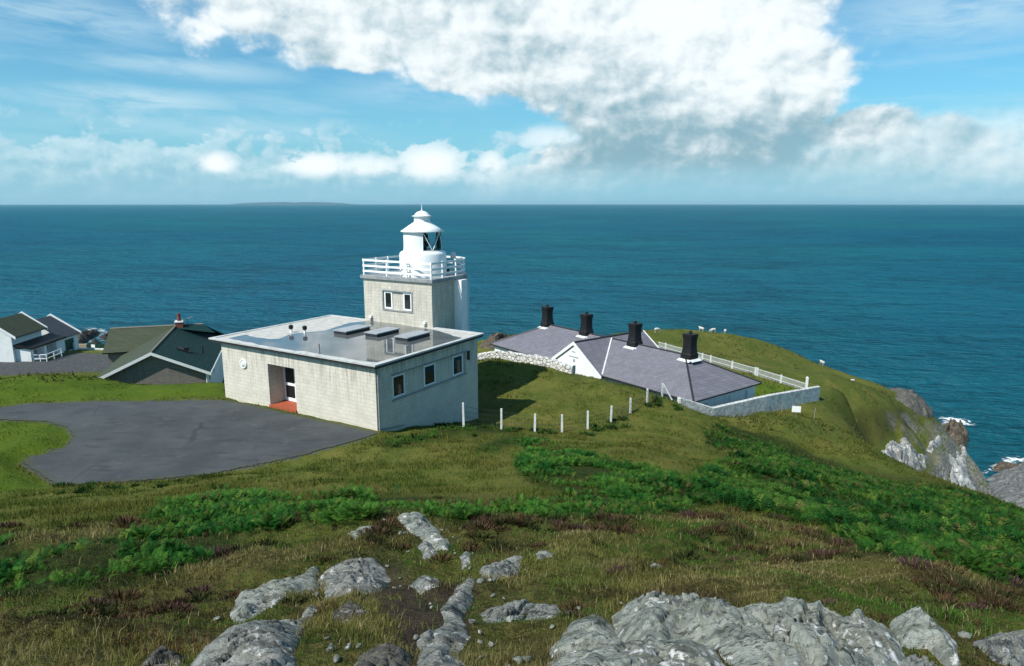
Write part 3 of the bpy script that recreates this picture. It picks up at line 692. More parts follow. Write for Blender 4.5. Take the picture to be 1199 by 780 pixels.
MB().lathe([(.30,8.70),(.30,8.95),(.42,9.0),(.5,9.35),(.42,9.8),(.2,9.95),(.001,9.95)], (lc[0], lc[1]), 20).build('lens', 'glass', lh, True)
MB().lathe([(1.22,8.71),(1.22,10.04)], lc, 14, D(112), D(182), rot).build('curtain', 'black_tar', lh, True)
dm = MB().lathe([(1.28,10.04),(1.51,10.02),(1.53,10.07),(1.10,10.36),(.62,10.68),(.56,10.72),(.56,11.08),(.57,11.10),(.70,11.09),(.70,11.13),(.55,11.15),(.50,11.24),(.36,11.38),(.16,11.46),(.001,11.48)], lc, 48)
dome = dm.build('lantern_roof', 'white_paint', lh, True)
MB().lathe([(.06,11.46),(.03,11.6),(.012,11.95),(.001,11.95)], lc, 8).build('finial', 'white_paint', dome)

# ------------------------------------------------------------------ keepers' cottages
ct = empty('cottage_terrace', (E1[0], E1[1], CG), math.atan2(CX[1], CX[0]), 'long white keepers\' cottages with grey slate hipped roof and four black chimneys', 'cottages')
CW, CLn, EZ, RZ = 9.55, 28.5, 2.5, 4.86; RX = CW/2; WY, WH, WZ = 14.27, 3.7, 5.05
w = MB(); ins = .3
w.panel((ins,ins,0), (1,0,0), (0,-1,0), 0, CW-2*ins, -1.5, EZ+.05, [(1.6,2.0,.9,1.9,.12,1),(4.3,5.2,.8,1.95,.12,1),(7.4,7.75,.6,2.0,.12,1)])
w.panel((ins,ins,0), (0,1,0), (-1,0,0), 0, CLn-2*ins, -1.5, EZ+.05); w.panel((CW-ins,ins,0), (0,1,0), (1,0,0), 0, CLn-2*ins, -1.5, EZ+.05); w.panel((ins,CLn-ins,0), (1,0,0), (0,1,0), 0, CW-2*ins, -1.5, EZ+.05)
w.build('wall', 'white_render', ct)
framed_window(ct, (ins,ins+.12,0), (1,0,0), (0,-1,0), 4.3, 5.2, .8, 1.95, -.02, .07, [('v',4.75)])
for x in (1.6, 7.4): MB().box(ins+x+.02, ins+x+.33, ins+.05, ins+.1, .65, 1.95).build('vent_duct', 'pale_blue', ct)
rf = MB(); hipL = RX
A0, B0, C0, D0 = (-.05,-.05,EZ), (CW+.05,-.05,EZ), (CW+.05,CLn+.05,EZ), (-.05,CLn+.05,EZ); R0, R1 = (RX,hipL,RZ), (RX,CLn-hipL,RZ)
rf.add([A0,B0,C0,D0,R0,R1], [(0,1,4),(1,2,5,4),(2,3,5),(3,0,4,5),(3,2,1,0)])
roofc = rf.build('roof', 'purple_slate', ct)
hp = MB()
for p0, p1 in ((A0,R0),(B0,R0),(C0,R1),(D0,R1),(R0,R1)): hp.tube([Vector(p0)+Vector((0,0,.03)), Vector(p1)+Vector((0,0,.04))], .085, 6)
hp.build('ridge_tile', 'dark_metal', roofc)
gt = MB()
for p0, p1 in ((A0,B0),(B0,C0),(D0,A0)): gt.tube([Vector(p0)+Vector((0,0,-.06)), Vector(p1)+Vector((0,0,-.06))], .07, 6)
gt.build('gutter', 'black_tar', ct)
# cross wing: front and rear white gables
xf, xb = -.12, CW+.12
wing = MB().add([(xf-.1,WY-WH-.15,EZ-.1),(xf-.1,WY,WZ),(xf-.1,WY+WH+.15,EZ-.1),(xb+.1,WY-WH-.15,EZ-.1),(xb+.1,WY,WZ),(xb+.1,WY+WH+.15,EZ-.1)], [(0,1,4,3),(1,2,5,4)]).build('roof', 'purple_slate', ct)
vl = MB()
for sy in (-1, 1):
    for x0, xr in ((.05, RX), (CW-.05, RX)):
        zt = RZ+.03; yj = WY+sy*WH*(WZ-RZ)/(WZ-EZ+.1)
        vl.tube([(x0, WY+sy*(WH+.05), EZ+.05), (xr, yj, zt+.02)], .09, 6)
vl.build('valley_flashing', 'aged_white', wing)
MB().tube([(xf,WY,WZ+.03),(xb,WY,WZ+.03)], .09, 6).build('ridge_tile', 'dark_metal', wing)
for x, sgn in ((xf, -1), (xb, 1)):
    g = MB().add([(x,WY-WH,-1.5),(x,WY+WH,-1.5),(x,WY+WH,EZ-.1),(x,WY,WZ-.12),(x,WY-WH,EZ-.1)], [(0,1,2,3,4)]).build('gable', 'white_render', ct)
    bb = MB()
    for sy in (-1, 1):
        p0 = Vector((x+sgn*.1, WY+sy*(WH+.22), EZ-.16)); p1 = Vector((x+sgn*.1, WY, WZ+.02)); h = Vector((0,0,.26)); q = Vector((sgn*.07,0,0))
        bb.add([p0-h,p1-h,p1+h*.3,p0+h*.3,p0-h+q,p1-h+q,p1+h*.3+q,p0+h*.3+q], [(0,1,2,3),(4,7,6,5),(0,4,5,1),(1,5,6,2),(2,6,7,3),(3,7,4,0)])
    bb.build('bargeboard', 'white_paint', g)
    for (yy, zz, ww_, hh) in ((WY+.1,4.05,.5,.1),(WY+.05,3.55,1.3,.09),(WY,3.1,.28,.28)):
        MB().box(x+sgn*.002, x+sgn*.03, yy-ww_/2, yy+ww_/2, zz, zz+hh).build('vent_plate', 'lead', g)
for y in (4.3, 10.9, 17.75, 24.15):
    z0 = RZ-.75; ch = MB()
    prof = [(.60,z0),(.60,z0+.95),(.54,z0+1.08),(.48,z0+1.5),(.465,z0+1.9),(.475,z0+2.25),(.51,z0+2.52),(.545,z0+2.60),(.545,z0+2.76),(.44,z0+2.80)]
    V = []; Fc = []
    for rr, z in prof:
        for i in range(12):
            a = i*PI/6+PI/12; c_, s_ = math.cos(a), math.sin(a); e = max(abs(c_), abs(s_)); e = e**.75
            V.append((RX+rr*c_/e, y+rr*s_/e, z))
    for j in range(len(prof)-1): Fc += [(j*12+i, j*12+(i+1)%12, (j+1)*12+(i+1)%12, (j+1)*12+i) for i in range(12)]
    Fc.append(tuple((len(prof)-1)*12+i for i in range(12)))
    c = ch.add(V, Fc).build('chimney', 'black_tar', roofc)
    MB().lathe([(.17,z0+2.78),(.14,z0+2.96),(.17,z0+3.02),(.001,z0+3.05)], (RX,y), 10).build('chimney_pot', 'black_tar', c)
    fl = MB(); hw = .68
    zed = RZ-hw*(RZ-EZ)/RX*.9
    fl.slab([(RX-hw-.25,y-hw,zed-.06),(RX-hw-.25,y+hw,zed-.06),(RX-.58,y+hw,RZ-.22),(RX-.58,y-hw,RZ-.22)], .05)
    fl.slab([(RX-hw,y-hw-.22,zed-.04 if y < 6 else RZ-.35),(RX+hw,y-hw-.22,zed-.04 if y < 6 else RZ-.35),(RX+hw,y-.58,RZ-.20),(RX-hw,y-.58,RZ-.20)], .05)
    fl.build('flashing', 'aged_white', c)

def wallrun(name, pts, th, htop, material, label, cat, step=.5, jitter=.05, base=.5, tops=None):
    """a free-standing wall along plan points; top follows the ground"""
    P = [np.array(p[:2], float) for p in pts]; S_ = []
    for i in range(len(P)-1):
        nn = max(1, int(np.hypot(*(P[i+1]-P[i]))/step)); S_ += [(P[i]+(P[i+1]-P[i])*j/nn, i+j/nn) for j in range(nn)]
    S_.append((P[-1], len(P)-1.0)); V = []; Fc = []
    for k, (q, tt) in enumerate(S_):
        q0 = S_[max(k-1, 0)][0]; q1 = S_[min(k+1, len(S_)-1)][0]; d = (q1-q0)/np.hypot(*(q1-q0)); nn = np.array([-d[1], d[0]])
        gz_ = g1(*q); zt = gz_+htop if tops is None else np.interp(tt, range(len(tops)), tops)
        j = jitter*(random.random()-.5); L_, R_ = q+nn*(th/2+j), q-nn*(th/2-j); z0 = min(gz_, zt-.3)-base; zt += jitter*(random.random()-.5)
        V += [(L_[0],L_[1],z0),(R_[0],R_[1],z0),(R_[0],R_[1],zt-.04),(q[0],q[1],zt+.03),(L_[0],L_[1],zt-.04)]
    m5 = len(S_)
    for k in range(m5-1): Fc += [(k*5+i, k*5+(i+1)%5, (k+1)*5+(i+1)%5, (k+1)*5+i) for i in range(5)]
    Fc += [(4,3,2,1,0), tuple((m5-1)*5+i for i in range(5))]
    b = MB().add(V, Fc); c0 = P[0]
    o = link_mesh(name, [(x-c0[0], y-c0[1], z) for x, y, z in b.v], b.f, material); o.location = (c0[0], c0[1], 0)
    return tag(o, label, cat)
def C2(x, y): return (E1[0]+CX[0]*x+CY[0]*y, E1[1]+CX[1]*x+CY[1]*y)
wl = [PD(795, 470, 49.8), PD(833, 488, 51.4), PD(895, 474, 55.6), PD(957, 463.5, 61.5)]
wallrun('garden_wall', wl, .4, 1.0, 'garden_wall', 'weathered grey rendered wall beside the cottages\' near end, mottled with lichen', 'wall', 1.3, .015, 1.0,
        tops=[PD(795,465,49.8)[2], PD(833,477,51.4)[2], PD(895,463,55.6)[2], PD(955,452,61.5)[2]])
ws = [PD(548,418,59.5), PD(580,419,58.6), PD(610,424,57.2), PD(640,431,55.6), PD(672,438,54)]
wallrun('stone_wall', ws, .55, .75, 'whitewashed_stone', 'low rough whitewashed stone wall between the lawn and the cottages', 'wall', .35, .22, 1.2)

# picket fence
fp = [PZ(944,460,-6.6), PZ(884,442,-6.7), PZ(822,425,-6.8), PZ(770,410.5,-6.9)]
pf = empty('picket_fence', fp[0], 0, 'long white picket fence along the cottages\' seaward garden', 'fence')
pk = MB(); rl_ = MB(); o3 = Vector(fp[0]); tot = 0
for p0, p1 in zip(fp, fp[1:]):
    nn = int(np.hypot(*(p1-p0)[:2])/.15)
    for j in range(nn):
        q = p0+(p1-p0)*j/nn; z = g1(q[0], q[1]); pk.box(q[0]-o3.x-.025, q[0]-o3.x+.025, q[1]-o3.y-.015, q[1]-o3.y+.015, z-o3.z-.1, z-o3.z+.82)
    zz0, zz1 = g1(*p0[:2]), g1(*p1[:2])
    for h in (.25, .75): rl_.tube([Vector((p0[0],p0[1],zz0+h))-o3, Vector((p1[0],p1[1],zz1+h))-o3], .04, 4)
    for j in range(0, nn, 22):
        q = p0+(p1-p0)*j/nn; z = g1(q[0], q[1]); MB().box(q[0]-o3.x-.07, q[0]-o3.x+.07, q[1]-o3.y-.09, q[1]-o3.y+.05, z-o3.z-.2, z-o3.z+.9).build('post', 'aged_white', pf)
pk.build('pickets', 'weathered_white', pf); rl_.build('rail', 'weathered_white', pf)
gp = PD(944, 457, 62.4); gp[2] = g1(gp[0], gp[1])
k = MB().box(-.09,.09,-.09,.09,-.3,1.75).add([(-.11,-.11,1.75),(.11,-.11,1.75),(.11,.11,1.75),(-.11,.11,1.75),(0,0,1.9)], [(0,1,4),(1,2,4),(2,3,4),(3,0,4),(3,2,1,0)]).build('gate_post', 'white_paint')
k.location = gp; tag(k, 'tall white post just behind the far end of the grey garden wall', 'post')

# ------------------------------------------------------------------ lawn fence: white concrete posts and wires
posts_px = [(543,498,470,37.6),(587,503.5,477,38.5),(626,507.5,483,38.3),(658,506,484,38.8),(688,501.5,480,40),(715,495,474,41.5),(738,484.5,465.5,44),(757.5,477,457,46.2),(775,467,449,48.5)]
fe = empty('wire_fence', (0,0,0), 0, 'wire fence on white posts round the lawn right of the lighthouse', 'fence')
tops = []
for i, (px, pb, pt, Dk) in enumerate(posts_px):
    q = PD(px, pb, Dk); z = g1(q[0], q[1]); h = (pb-pt)*Dk/F*1.02+(q[2]-z); h = min(max(h, 1.1), 1.7)
    if i == 0: fe.location = (q[0], q[1], z); o3 = Vector(fe.location)
    c = Vector((q[0], q[1], z))-o3; r_ = .065; lean = Vector((random.uniform(-.03,.03), random.uniform(-.03,.03), 0))
    mb = MB(); V = [c+Vector((sx*r_, sy*r_, -.3)) for sx, sy in ((-1,-1),(1,-1),(1,1),(-1,1))]+[c+lean+Vector((sx*r_*.85, sy*r_*.85, h)) for sx, sy in ((-1,-1),(1,-1),(1,1),(-1,1))]
    mb.add(V, [(3,2,1,0),(4,5,6,7),(0,1,5,4),(1,2,6,5),(2,3,7,6),(3,0,4,7)])
    if i == len(posts_px)-1:
        mb.tube([c+Vector((.75,-.1,-.2)), c+Vector((.1,0,h*.9))], .055, 6)
    mb.build('post', 'aged_white', fe); tops.append((c, h))
wi = MB()
for (c0, h0), (c1, h1_) in zip(tops, tops[1:]):
    for f_ in (.2, .42, .64, .86):
        a, b = c0+Vector((0,0,h0*f_)), c1+Vector((0,0,h1_*f_)); wi.tube([a, (a+b)/2-Vector((0,0,.03)), b], .011, 3)
    nn = int((c1-c0).length/.2)
    for j in range(1, nn):
        q = c0+(c1-c0)*j/nn; h = h0+(h1_-h0)*j/nn; wi.tube([q+Vector((0,0,h*.05)), q+Vector((0,0,h*.64))], .0065, 3)
wi.build('wire', 'wire', fe)

# ------------------------------------------------------------------ bungalow left of the lighthouse
h1v = np.array([(342-599.5)/775/1.019, 1.0]); h1v /= np.hypot(*h1v); h2v = np.array([h1v[1], -h1v[0]])
A3 = PD(176.6, 413, 50); BGZ = -4.4
bg = empty('bungalow', (A3[0], A3[1], BGZ), math.atan2(h2v[1], h2v[0]), 'stone gabled bungalow with dark green slate roof, white bargeboards and red chimney', 'bungalow')
RZb = A3[2]-BGZ; EZb = -1.22-BGZ; HW = 4.06; sl_ = (RZb-EZb)/HW; WYb = 12.2; WHb = 3.4
w = MB().add([(-HW+.35,.3,-1),(HW-.35,.3,-1),(HW-.35,.3,EZb+.1),(0,.3,RZb-.16),(-HW+.35,.3,EZb+.1)], [(0,1,2,3,4)])
w.build('gable_wall', 'rubble_stone', bg)
w = MB(); w.panel((HW-.35,.3,0), (0,1,0), (1,0,0), 0, WYb+4, -1, EZb+.1, [(1.6,2.7,EZb-1.3,EZb-.2,.12,1),(4,5.5,EZb-1.3,EZb-.2,.12,1)])
w.build('wall', 'white_render', bg); w = MB(); w.panel((-HW+.35,.3,0), (0,1,0), (-1,0,0), 0, 9, -1, EZb+.1); w.panel((-5.2,WYb-WHb+.35,0), (1,0,0), (0,-1,0), 0, 2.5, -1, RZb-WHb*sl_+.1); w.panel((-5.2,WYb-WHb+.35,0), (0,1,0), (-1,0,0), 0, 2*WHb-.7, -1, RZb-WHb*sl_+.1)
w.add([(-5.2,WYb-WHb+.35,1),(-5.2,WYb+WHb-.35,1),(-5.2,WYb,RZb-.1)], [(0,1,2)])
w.build('wing_wall', 'rubble_stone', bg)
for a, c in ((1.6,2.7),(4,5.5)): framed_window(bg, (HW-.35-.12,.3,0), (0,1,0), (1,0,0), a, c, EZb-1.3, EZb-.2, -.03, .09, [('v',(a+c)/2)])
th = .14
rr = MB().slab([(0,0,RZb),(HW,0,EZb),(HW,WYb+3.3,EZb),(0,WYb,RZb)], th); rr.slab([(2.3,WYb,RZb-.002),(0,WYb,RZb-.002),(HW,WYb+3.3,EZb)], th)
rr.slab([(0,WYb-.002,RZb+.004),(2.3,WYb-.002,RZb+.004),(2.3+1.2,WYb-1.6,RZb-.6),(0,WYb-1.0,RZb-.1)], .02)
rb = rr.build('roof', 'green_slate', bg)
MB().slab([(0,0,RZb+.001),(-HW,0,EZb),(-HW,WYb-1,EZb),(0,WYb,RZb+.001)], th).build('roof', 'mossy_tile', bg)
we = RZb-WHb*sl_
MB().slab([(0.2,WYb,RZb+.01),(-5.55,WYb,RZb+.01),(-5.55,WYb-WHb,we),(0.2,WYb-WHb,we)], th).slab([(0.2,WYb,RZb+.012),(-5.55,WYb,RZb+.012),(-5.55,WYb+WHb,we),(0.2,WYb+WHb,we)], th).build('wing_roof', 'mossy_tile', bg)
MB().tube([(0,-.02,RZb+.03),(0,WYb,RZb+.03)], .08, 6).tube([(-5.55,WYb,RZb+.03),(2.3,WYb,RZb+.03)], .08, 6).build('ridge_tile', 'timber', rb)
bb = MB()
for sx in (-1, 1):
    p0 = Vector((sx*(HW+.08), -.10, EZb-.05)); p1 = Vector((0,-.10,RZb+.02)); h = Vector((0,0,.22)); q = Vector((0,.06,0)); 
    bb.add([p0-h,p1-h,p1+Vector((0,0,.03)),p0+Vector((0,0,.03)),p0-h+q,p1-h+q,p1+q,p0+q], [(0,1,2,3),(4,7,6,5),(0,4,5,1),(2,6,7,3),(0,3,7,4)])
bb.build('bargeboard', 'white_paint', bg)
MB().tube([(HW+.05,0,EZb-.1),(HW+.05,WYb+3,EZb-.1)], .06, 6).tube([(HW-.3,.2,EZb-.1),(HW-.3,.2,-1)], .05, 6).build('gutter', 'white_paint', bg)
cx_, cy_ = .35, WYb-.5
c = MB().box(cx_-.32, cx_+.32, cy_-.32, cy_+.32, RZb-.8, RZb+.40).build('chimney', 'brick', rb)
MB().box(cx_-.37, cx_+.37, cy_-.37, cy_+.37, RZb+.40, RZb+.52).build('chimney_cap', 'white_paint', c)
MB().lathe([(.2,RZb+.52),(.15,RZb+.8),(.15,RZb+1.15),(.2,RZb+1.2),(.001,RZb+1.2)], (cx_,cy_), 10).build('chimney_pot', 'brick', c)
sk = MB(); yy, xx = 3.9, 1.75; zz = RZb-xx*sl_
sk.slab([(xx-.45,yy-.35,RZb-(xx-.45)*sl_+.12),(xx+.45,yy-.35,RZb-(xx+.45)*sl_+.12),(xx+.45,yy+.45,RZb-(xx+.45)*sl_+.12),(xx-.45,yy+.45,RZb-(xx-.45)*sl_+.12)], .1).box(xx+.0,xx+.35,yy-.1,yy+.25,RZb-xx*sl_-.1,RZb-xx*sl_+.3); sk.build('rooflight', 'black_tar', rb)
MB().lathe([(.08,RZb-3.0*sl_-.1),(.07,RZb-3.0*sl_+.75),(.001,RZb-3.0*sl_+.75)], (3.0,5.1), 8).build('flue', 'dark_metal', rb)
MB().tube([(1.0,WYb-.3,RZb),(1.0,WYb-.3,RZb+.75)], .03, 4).tube([(.6,WYb-.5,RZb+.5),(1.5,WYb,RZb+.8)], .03, 4).tube([(.85,WYb-.6,RZb+.55),(.85,WYb+.1,RZb+.62)], .025, 4).tube([(1.15,WYb-.5,RZb+.65),(1.15,WYb+.2,RZb+.72)], .025, 4).build('aerial', 'grey_metal', rb)

# ------------------------------------------------------------------ white house and garage on the far left
w1 = np.array([(521-599.5)/775/1.019, 1.0]); w1 /= np.hypot(*w1); w2 = np.array([w1[1], -w1[0]])
B3 = PD(17, 423, 70); WZ0 = -5.3
wh = empty('white_house', (B3[0], B3[1], WZ0), math.atan2(w2[1], w2[0]), 'white rendered house with mossy tiled gable roof and lean-to porch', 'house')
eaz, apz, apx, dep = -2.18-WZ0, -.42-WZ0, -2.0, 5.6
w = MB().add([(-4.2,0,-1),(0,0,-1),(0,0,eaz+.15),(apx,0,apz-.1),(-4.2,0,eaz+.15)], [(0,1,2,3,4)]).add([(-4.2,dep-.2,-1),(0,dep-.2,-1),(0,dep-.2,eaz+.15),(apx,dep-.2,apz-.1),(-4.2,dep-.2,eaz+.15)], [(4,3,2,1,0)])
w.panel((0,0,0), (0,1,0), (1,0,0), 0, dep-.2, -1, eaz+.2).panel((-4.2,0,0), (0,1,0), (-1,0,0), 0, dep-.2, -1, eaz+.2).build('wall', 'white_render', wh)
MB().slab([(apx,-.15,apz),(.5,-.15,eaz),(.5,dep,eaz),(apx,dep,apz)], .12).slab([(apx,-.15,apz+.002),(-4.6,-.15,eaz),(-4.6,dep,eaz),(apx,dep,apz+.002)], .12).build('roof', 'mossy_tile', wh)
for y in (-.21, dep+.01):
    bb = MB(); h = Vector((0,0,.3)); q = Vector((0,.16 if y > 0 else .05,0)); e0_, e1_, p1 = Vector((.56,y,eaz-.02)), Vector((-4.66,y,eaz-.02)), Vector((apx,y,apz+.1))
    A_ = [e0_-h*.8, p1-h*.8, e1_-h*.8, e1_+h*.2, p1+h*.2, e0_+h*.2]
    bb.add(A_+[v+q for v in A_], [(0,1,4,5),(1,2,3,4),(7,6,11,10),(8,7,10,9),(0,6,7,1),(1,7,8,2),(5,4,10,11),(4,3,9,10),(0,5,11,6),(2,8,9,3)]).build('bargeboard', 'white_paint', wh)
MB().tube([(.55,-.1,eaz-.08),(.55,dep,eaz-.08)], .06, 6).build('gutter', 'dark_metal', wh)
pw = 1.55; pz0, pz1 = 2.02, 1.72
p = MB(); p.panel((0,.35,0), (1,0,0), (0,-1,0), .002, pw, -1, pz1); p.panel((pw,.35,0), (0,1,0), (1,0,0), 0, 6.2, -1, pz1, [(.55,2.5,.45,1.5,.15,1),(3.0,4.9,-.6,1.55,.35,1)]); p.panel((0,6.55,0), (1,0,0), (0,1,0), .002, pw, -1, pz1)
po = p.build('porch', 'white_render', wh)
MB().slab([(.002,.15,pz0+.2),(pw+.35,.15,pz1+.1),(pw+.35,6.8,pz1+.1),(.002,6.8,pz0+.2)], .2).build('porch_roof', 'black_tar', po)
framed_window(po, (pw-.15,.35,0), (0,1,0), (1,0,0), .55, 2.5, .45, 1.5, -.03, .08, [('v',1.5)])
framed_window(po, (pw-.35,.35,0), (0,1,0), (1,0,0), 3.0, 4.9, -.6, 1.55, -.03, .08, [('v',3.9)])
sx0, sx1, sy0, sy1 = pw+.01, pw+1.5, .5, 3.4
MB().box(sx0, sx1, sy0, sy1, -1, .08).build('terrace', 'white_render', wh)
r = MB()
for h in (.5, .95): r.box(sx0, sx1, sy0, sy0+.06, h, h+.09); r.box(sx1-.06, sx1, sy0+.06, sy1, h, h+.09)
for x, y in ((sx0+.02,sy0),(sx0+.75,sy0),(sx1-.07,sy0-.005),(sx1-.065,sy0+1.4),(sx1-.065,sy1-.06)): r.box(x, x+.07, y-.01, y+.07, .08, 1.06)
r.build('railing', 'white_paint', wh)
gx, gy = B3[0]+w2[0]*1.05+w1[0]*5.95, B3[1]+w2[1]*1.05+w1[1]*5.95; GZ_ = -5.7
ga = empty('garage', (gx+w1[0]*1.2, gy+w1[1]*1.2, GZ_), math.atan2(w2[1], w2[0]), 'white garage with dark slate roof and green door behind the white house', 'garage')
e0, r0, rx, gd = 1.9, 4.1, -2.95, 3.6
w = MB().panel((0,0,0), (0,1,0), (1,0,0), 0, gd, -1, e0+.1, [(.7,2.7,.12,1.5,.12)]).panel((-5.9,0,0), (1,0,0), (0,-1,0), 0, 5.9, -1, e0+.1).panel((-5.9,gd,0), (1,0,0), (0,1,0), 0, 5.9, -1, e0+.1)
w.add([(-5.9,gd,e0+.1),(0,gd,e0+.1),(rx,gd,r0-.1)], [(0,1,2)]).add([(-5.9,0,e0+.1),(0,0,e0+.1),(rx,0,r0-.1)], [(0,1,2)]).build('wall', 'white_render', ga)
MB().box(-.11, -.07, .7, 2.7, .12, 1.5).build('garage_door', 'door_green', ga)
MB().slab([(rx,-.1,r0),(.3,-.1,e0),(.3,gd+.1,e0),(rx,gd+.1,r0)], .12).slab([(rx,-.1,r0+.002),(-6.2,-.1,e0),(-6.2,gd+.1,e0),(rx,gd+.1,r0+.002)], .12).build('roof', 'grey_slate', ga)
bb = MB(); y = gd+.1
for ex in (.38, -6.28):
    p0 = Vector((ex,y,e0)); p1 = Vector((rx,y,r0+.12)); h = Vector((0,0,.32)); q = Vector((0,.18,0))
    bb.add([p0-h*.7,p1-h*.7,p1+h*.3,p0+h*.3,p0-h*.7+q,p1-h*.7+q,p1+h*.3+q,p0+h*.3+q], [(0,1,2,3),(4,7,6,5),(0,4,5,1),(2,6,7,3),(0,3,7,4),(1,5,6,2)])
bb.build('bargeboard', 'white_paint', ga)

def oriented(p0, p1): return math.atan2(p1[1]-p0[1], p1[0]-p0[0]), float(np.hypot(p1[0]-p0[0], p1[1]-p0[1]))
# gate and low walls at the end of the car park
p0, p1 = PD(104, 411, 84.5), PD(133, 412, 83.5); a, Ln = oriented(p0, p1)
gt = empty('field_gate', (p0[0], p0[1], -7.0), a, 'dark green boarded gate with a white sign at the car park edge', 'gate')
g = MB()
for k in range(int(Ln/.16)): g.box(k*.16, k*.16+.145, -.03, .03, -.1, 1.1)
g.build('boards', 'gate_green', gt); MB().box(0, Ln, .03, .08, .15, .27).box(0, Ln, .03, .08, .85, .97).build('rail', 'gate_green', gt)
MB().box(.55, 1.15, -.06, -.031, .55, .95).build('sign', 'white_paint', gt)
p0, p1 = PD(84, 412, 85), PD(103, 411.5, 84.6)
wallrun('tan_wall', [p0, p1], .3, 1.0, 'tan_wall', 'low tan coloured wall left of the green gate', 'wall', .5, .03, .5)
p0, p1 = PD(76, 416.5, 80.5), PD(136, 415.5, 81.5)
wallrun('kerb_wall', [p0, p1], .25, .22, 'aged_white', 'low pale kerb wall along the seaward edge of the car park', 'kerb', .5, .02, .3)
k = MB().lathe([(.16,-.3),(.16,.85),(.11,.95),(.001,.97)], (0,0), 10).build('bollard', 'white_paint'); q = PD(88.5, 415.5, 79.5); k.location = (q[0], q[1], g1(q[0], q[1])); tag(k, 'short white bollard at the car park edge near the garage', 'bollard')

# small things on the slope by the cottages
q = PD(932, 485, 54.8); z = g1(q[0], q[1]); sg = empty('notice_board', (q[0], q[1], z), math.radians(-12), 'small blank white notice board on a post in the rough grass', 'sign')
MB().box(-.035,.035,.02,.08,-.2,.75).build('post', 'timber', sg); MB().box(-.36,.36,-.02,.02,.25,.78).build('board', 'white_paint', sg)
for px, py, Dk, h, lab in ((915.5,479,55.2,.95,'thin grey stake just left of the white notice board'),(953,493,55.0,1.1,'taller thin grey stake right of the white notice board')):
    q = PD(px, py, Dk); k = MB().tube([(0,0,-.3),(.02,.01,h*.5),(.05,.0,h)], [.04,.037,.03], 6).build('wooden_stake', 'timber'); k.location = (q[0], q[1], g1(q[0], q[1])); tag(k, lab, 'stake', 'wooden stakes on the slope')

# ------------------------------------------------------------------ sheep
def sheep_mesh(pose):
    V = [(-.42,0,.66),(-.18,0,.68),(.14,0,.68),(.38,0,.70)]
    neck, head, nose = ((.52,0,.82),(.66,0,.90),(.80,0,.82)) if pose == 'up' else ((.54,0,.60),(.68,0,.34),(.74,0,.16))
    V += [neck, head, nose]; E = [(0,1),(1,2),(2,3),(3,4),(4,5),(5,6)]; R = [.23,.28,.28,.23,.14,.10,.055]
    for base, x, sy in ((0,-.40,1),(0,-.40,-1),(3,.36,1),(3,.36,-1)):
        k = len(V); V += [(x,sy*.13,.46),(x+.02,sy*.13,.24),(x,sy*.13,.0)]; R += [.085,.045,.04]; E += [(base,k),(k,k+1),(k+1,k+2)]
    for sy in (1,-1): k = len(V); V.append((head[0]-.04,sy*.13,head[2]+.02)); R.append(.03); E.append((5,k))
    k = len(V); V.append((-.64,0,.60)); R.append(.05); E.append((0,k))
    me = bpy.data.meshes.new('s'); me.from_pydata(V, E, []); o = bpy.data.objects.new('s', me); COL.objects.link(o)
    md = o.modifiers.new('k', 'SKIN')
    for i, r in enumerate(R): me.skin_vertices[0].data[i].radius = (r, r)
    me.skin_vertices[0].data[1].use_root = True
    s = o.modifiers.new('s', 'SUBSURF'); s.levels = 1
    bpy.context.view_layer.update(); me2 = bpy.data.meshes.new_from_object(o.evaluated_get(bpy.context.evaluated_depsgraph_get()))
    bpy.data.objects.remove(o); me2.materials.clear(); me2.materials.append(M['wool'])
    me2.polygons.foreach_set('use_smooth', np.ones(len(me2.polygons), bool)); return me2
sm = {'up': sheep_mesh('up'), 'graze': sheep_mesh('graze')}
for i, (px, py, Dk, rz, pose, lab) in enumerate([(769,399.5,106,20,'graze','white sheep grazing behind the far cottage gable'),(820.5,400,110,120,'up','white sheep standing nearest the last black chimney'),
    (834,399.5,111,190,'graze','larger pale sheep grazing in the middle of the headland flock'),(848.5,398,114,70,'graze','white sheep furthest out along the cliff-top sea edge'),
    (963,421,109,100,'up','white sheep alone on the headland\'s upper cliff edge'),(997,449.5,97,200,'graze','white sheep grazing lowest on the headland slope')]):
    q = PD(px, py, Dk); o = bpy.data.objects.new('sheep', sm[pose]); COL.objects.link(o); o.location = (q[0], q[1], g1(q[0], q[1])-.02); o.rotation_euler = (0,0,math.radians(rz)); o.scale = (.88,)*3
    tag(o, lab, 'sheep', 'sheep on the headland')

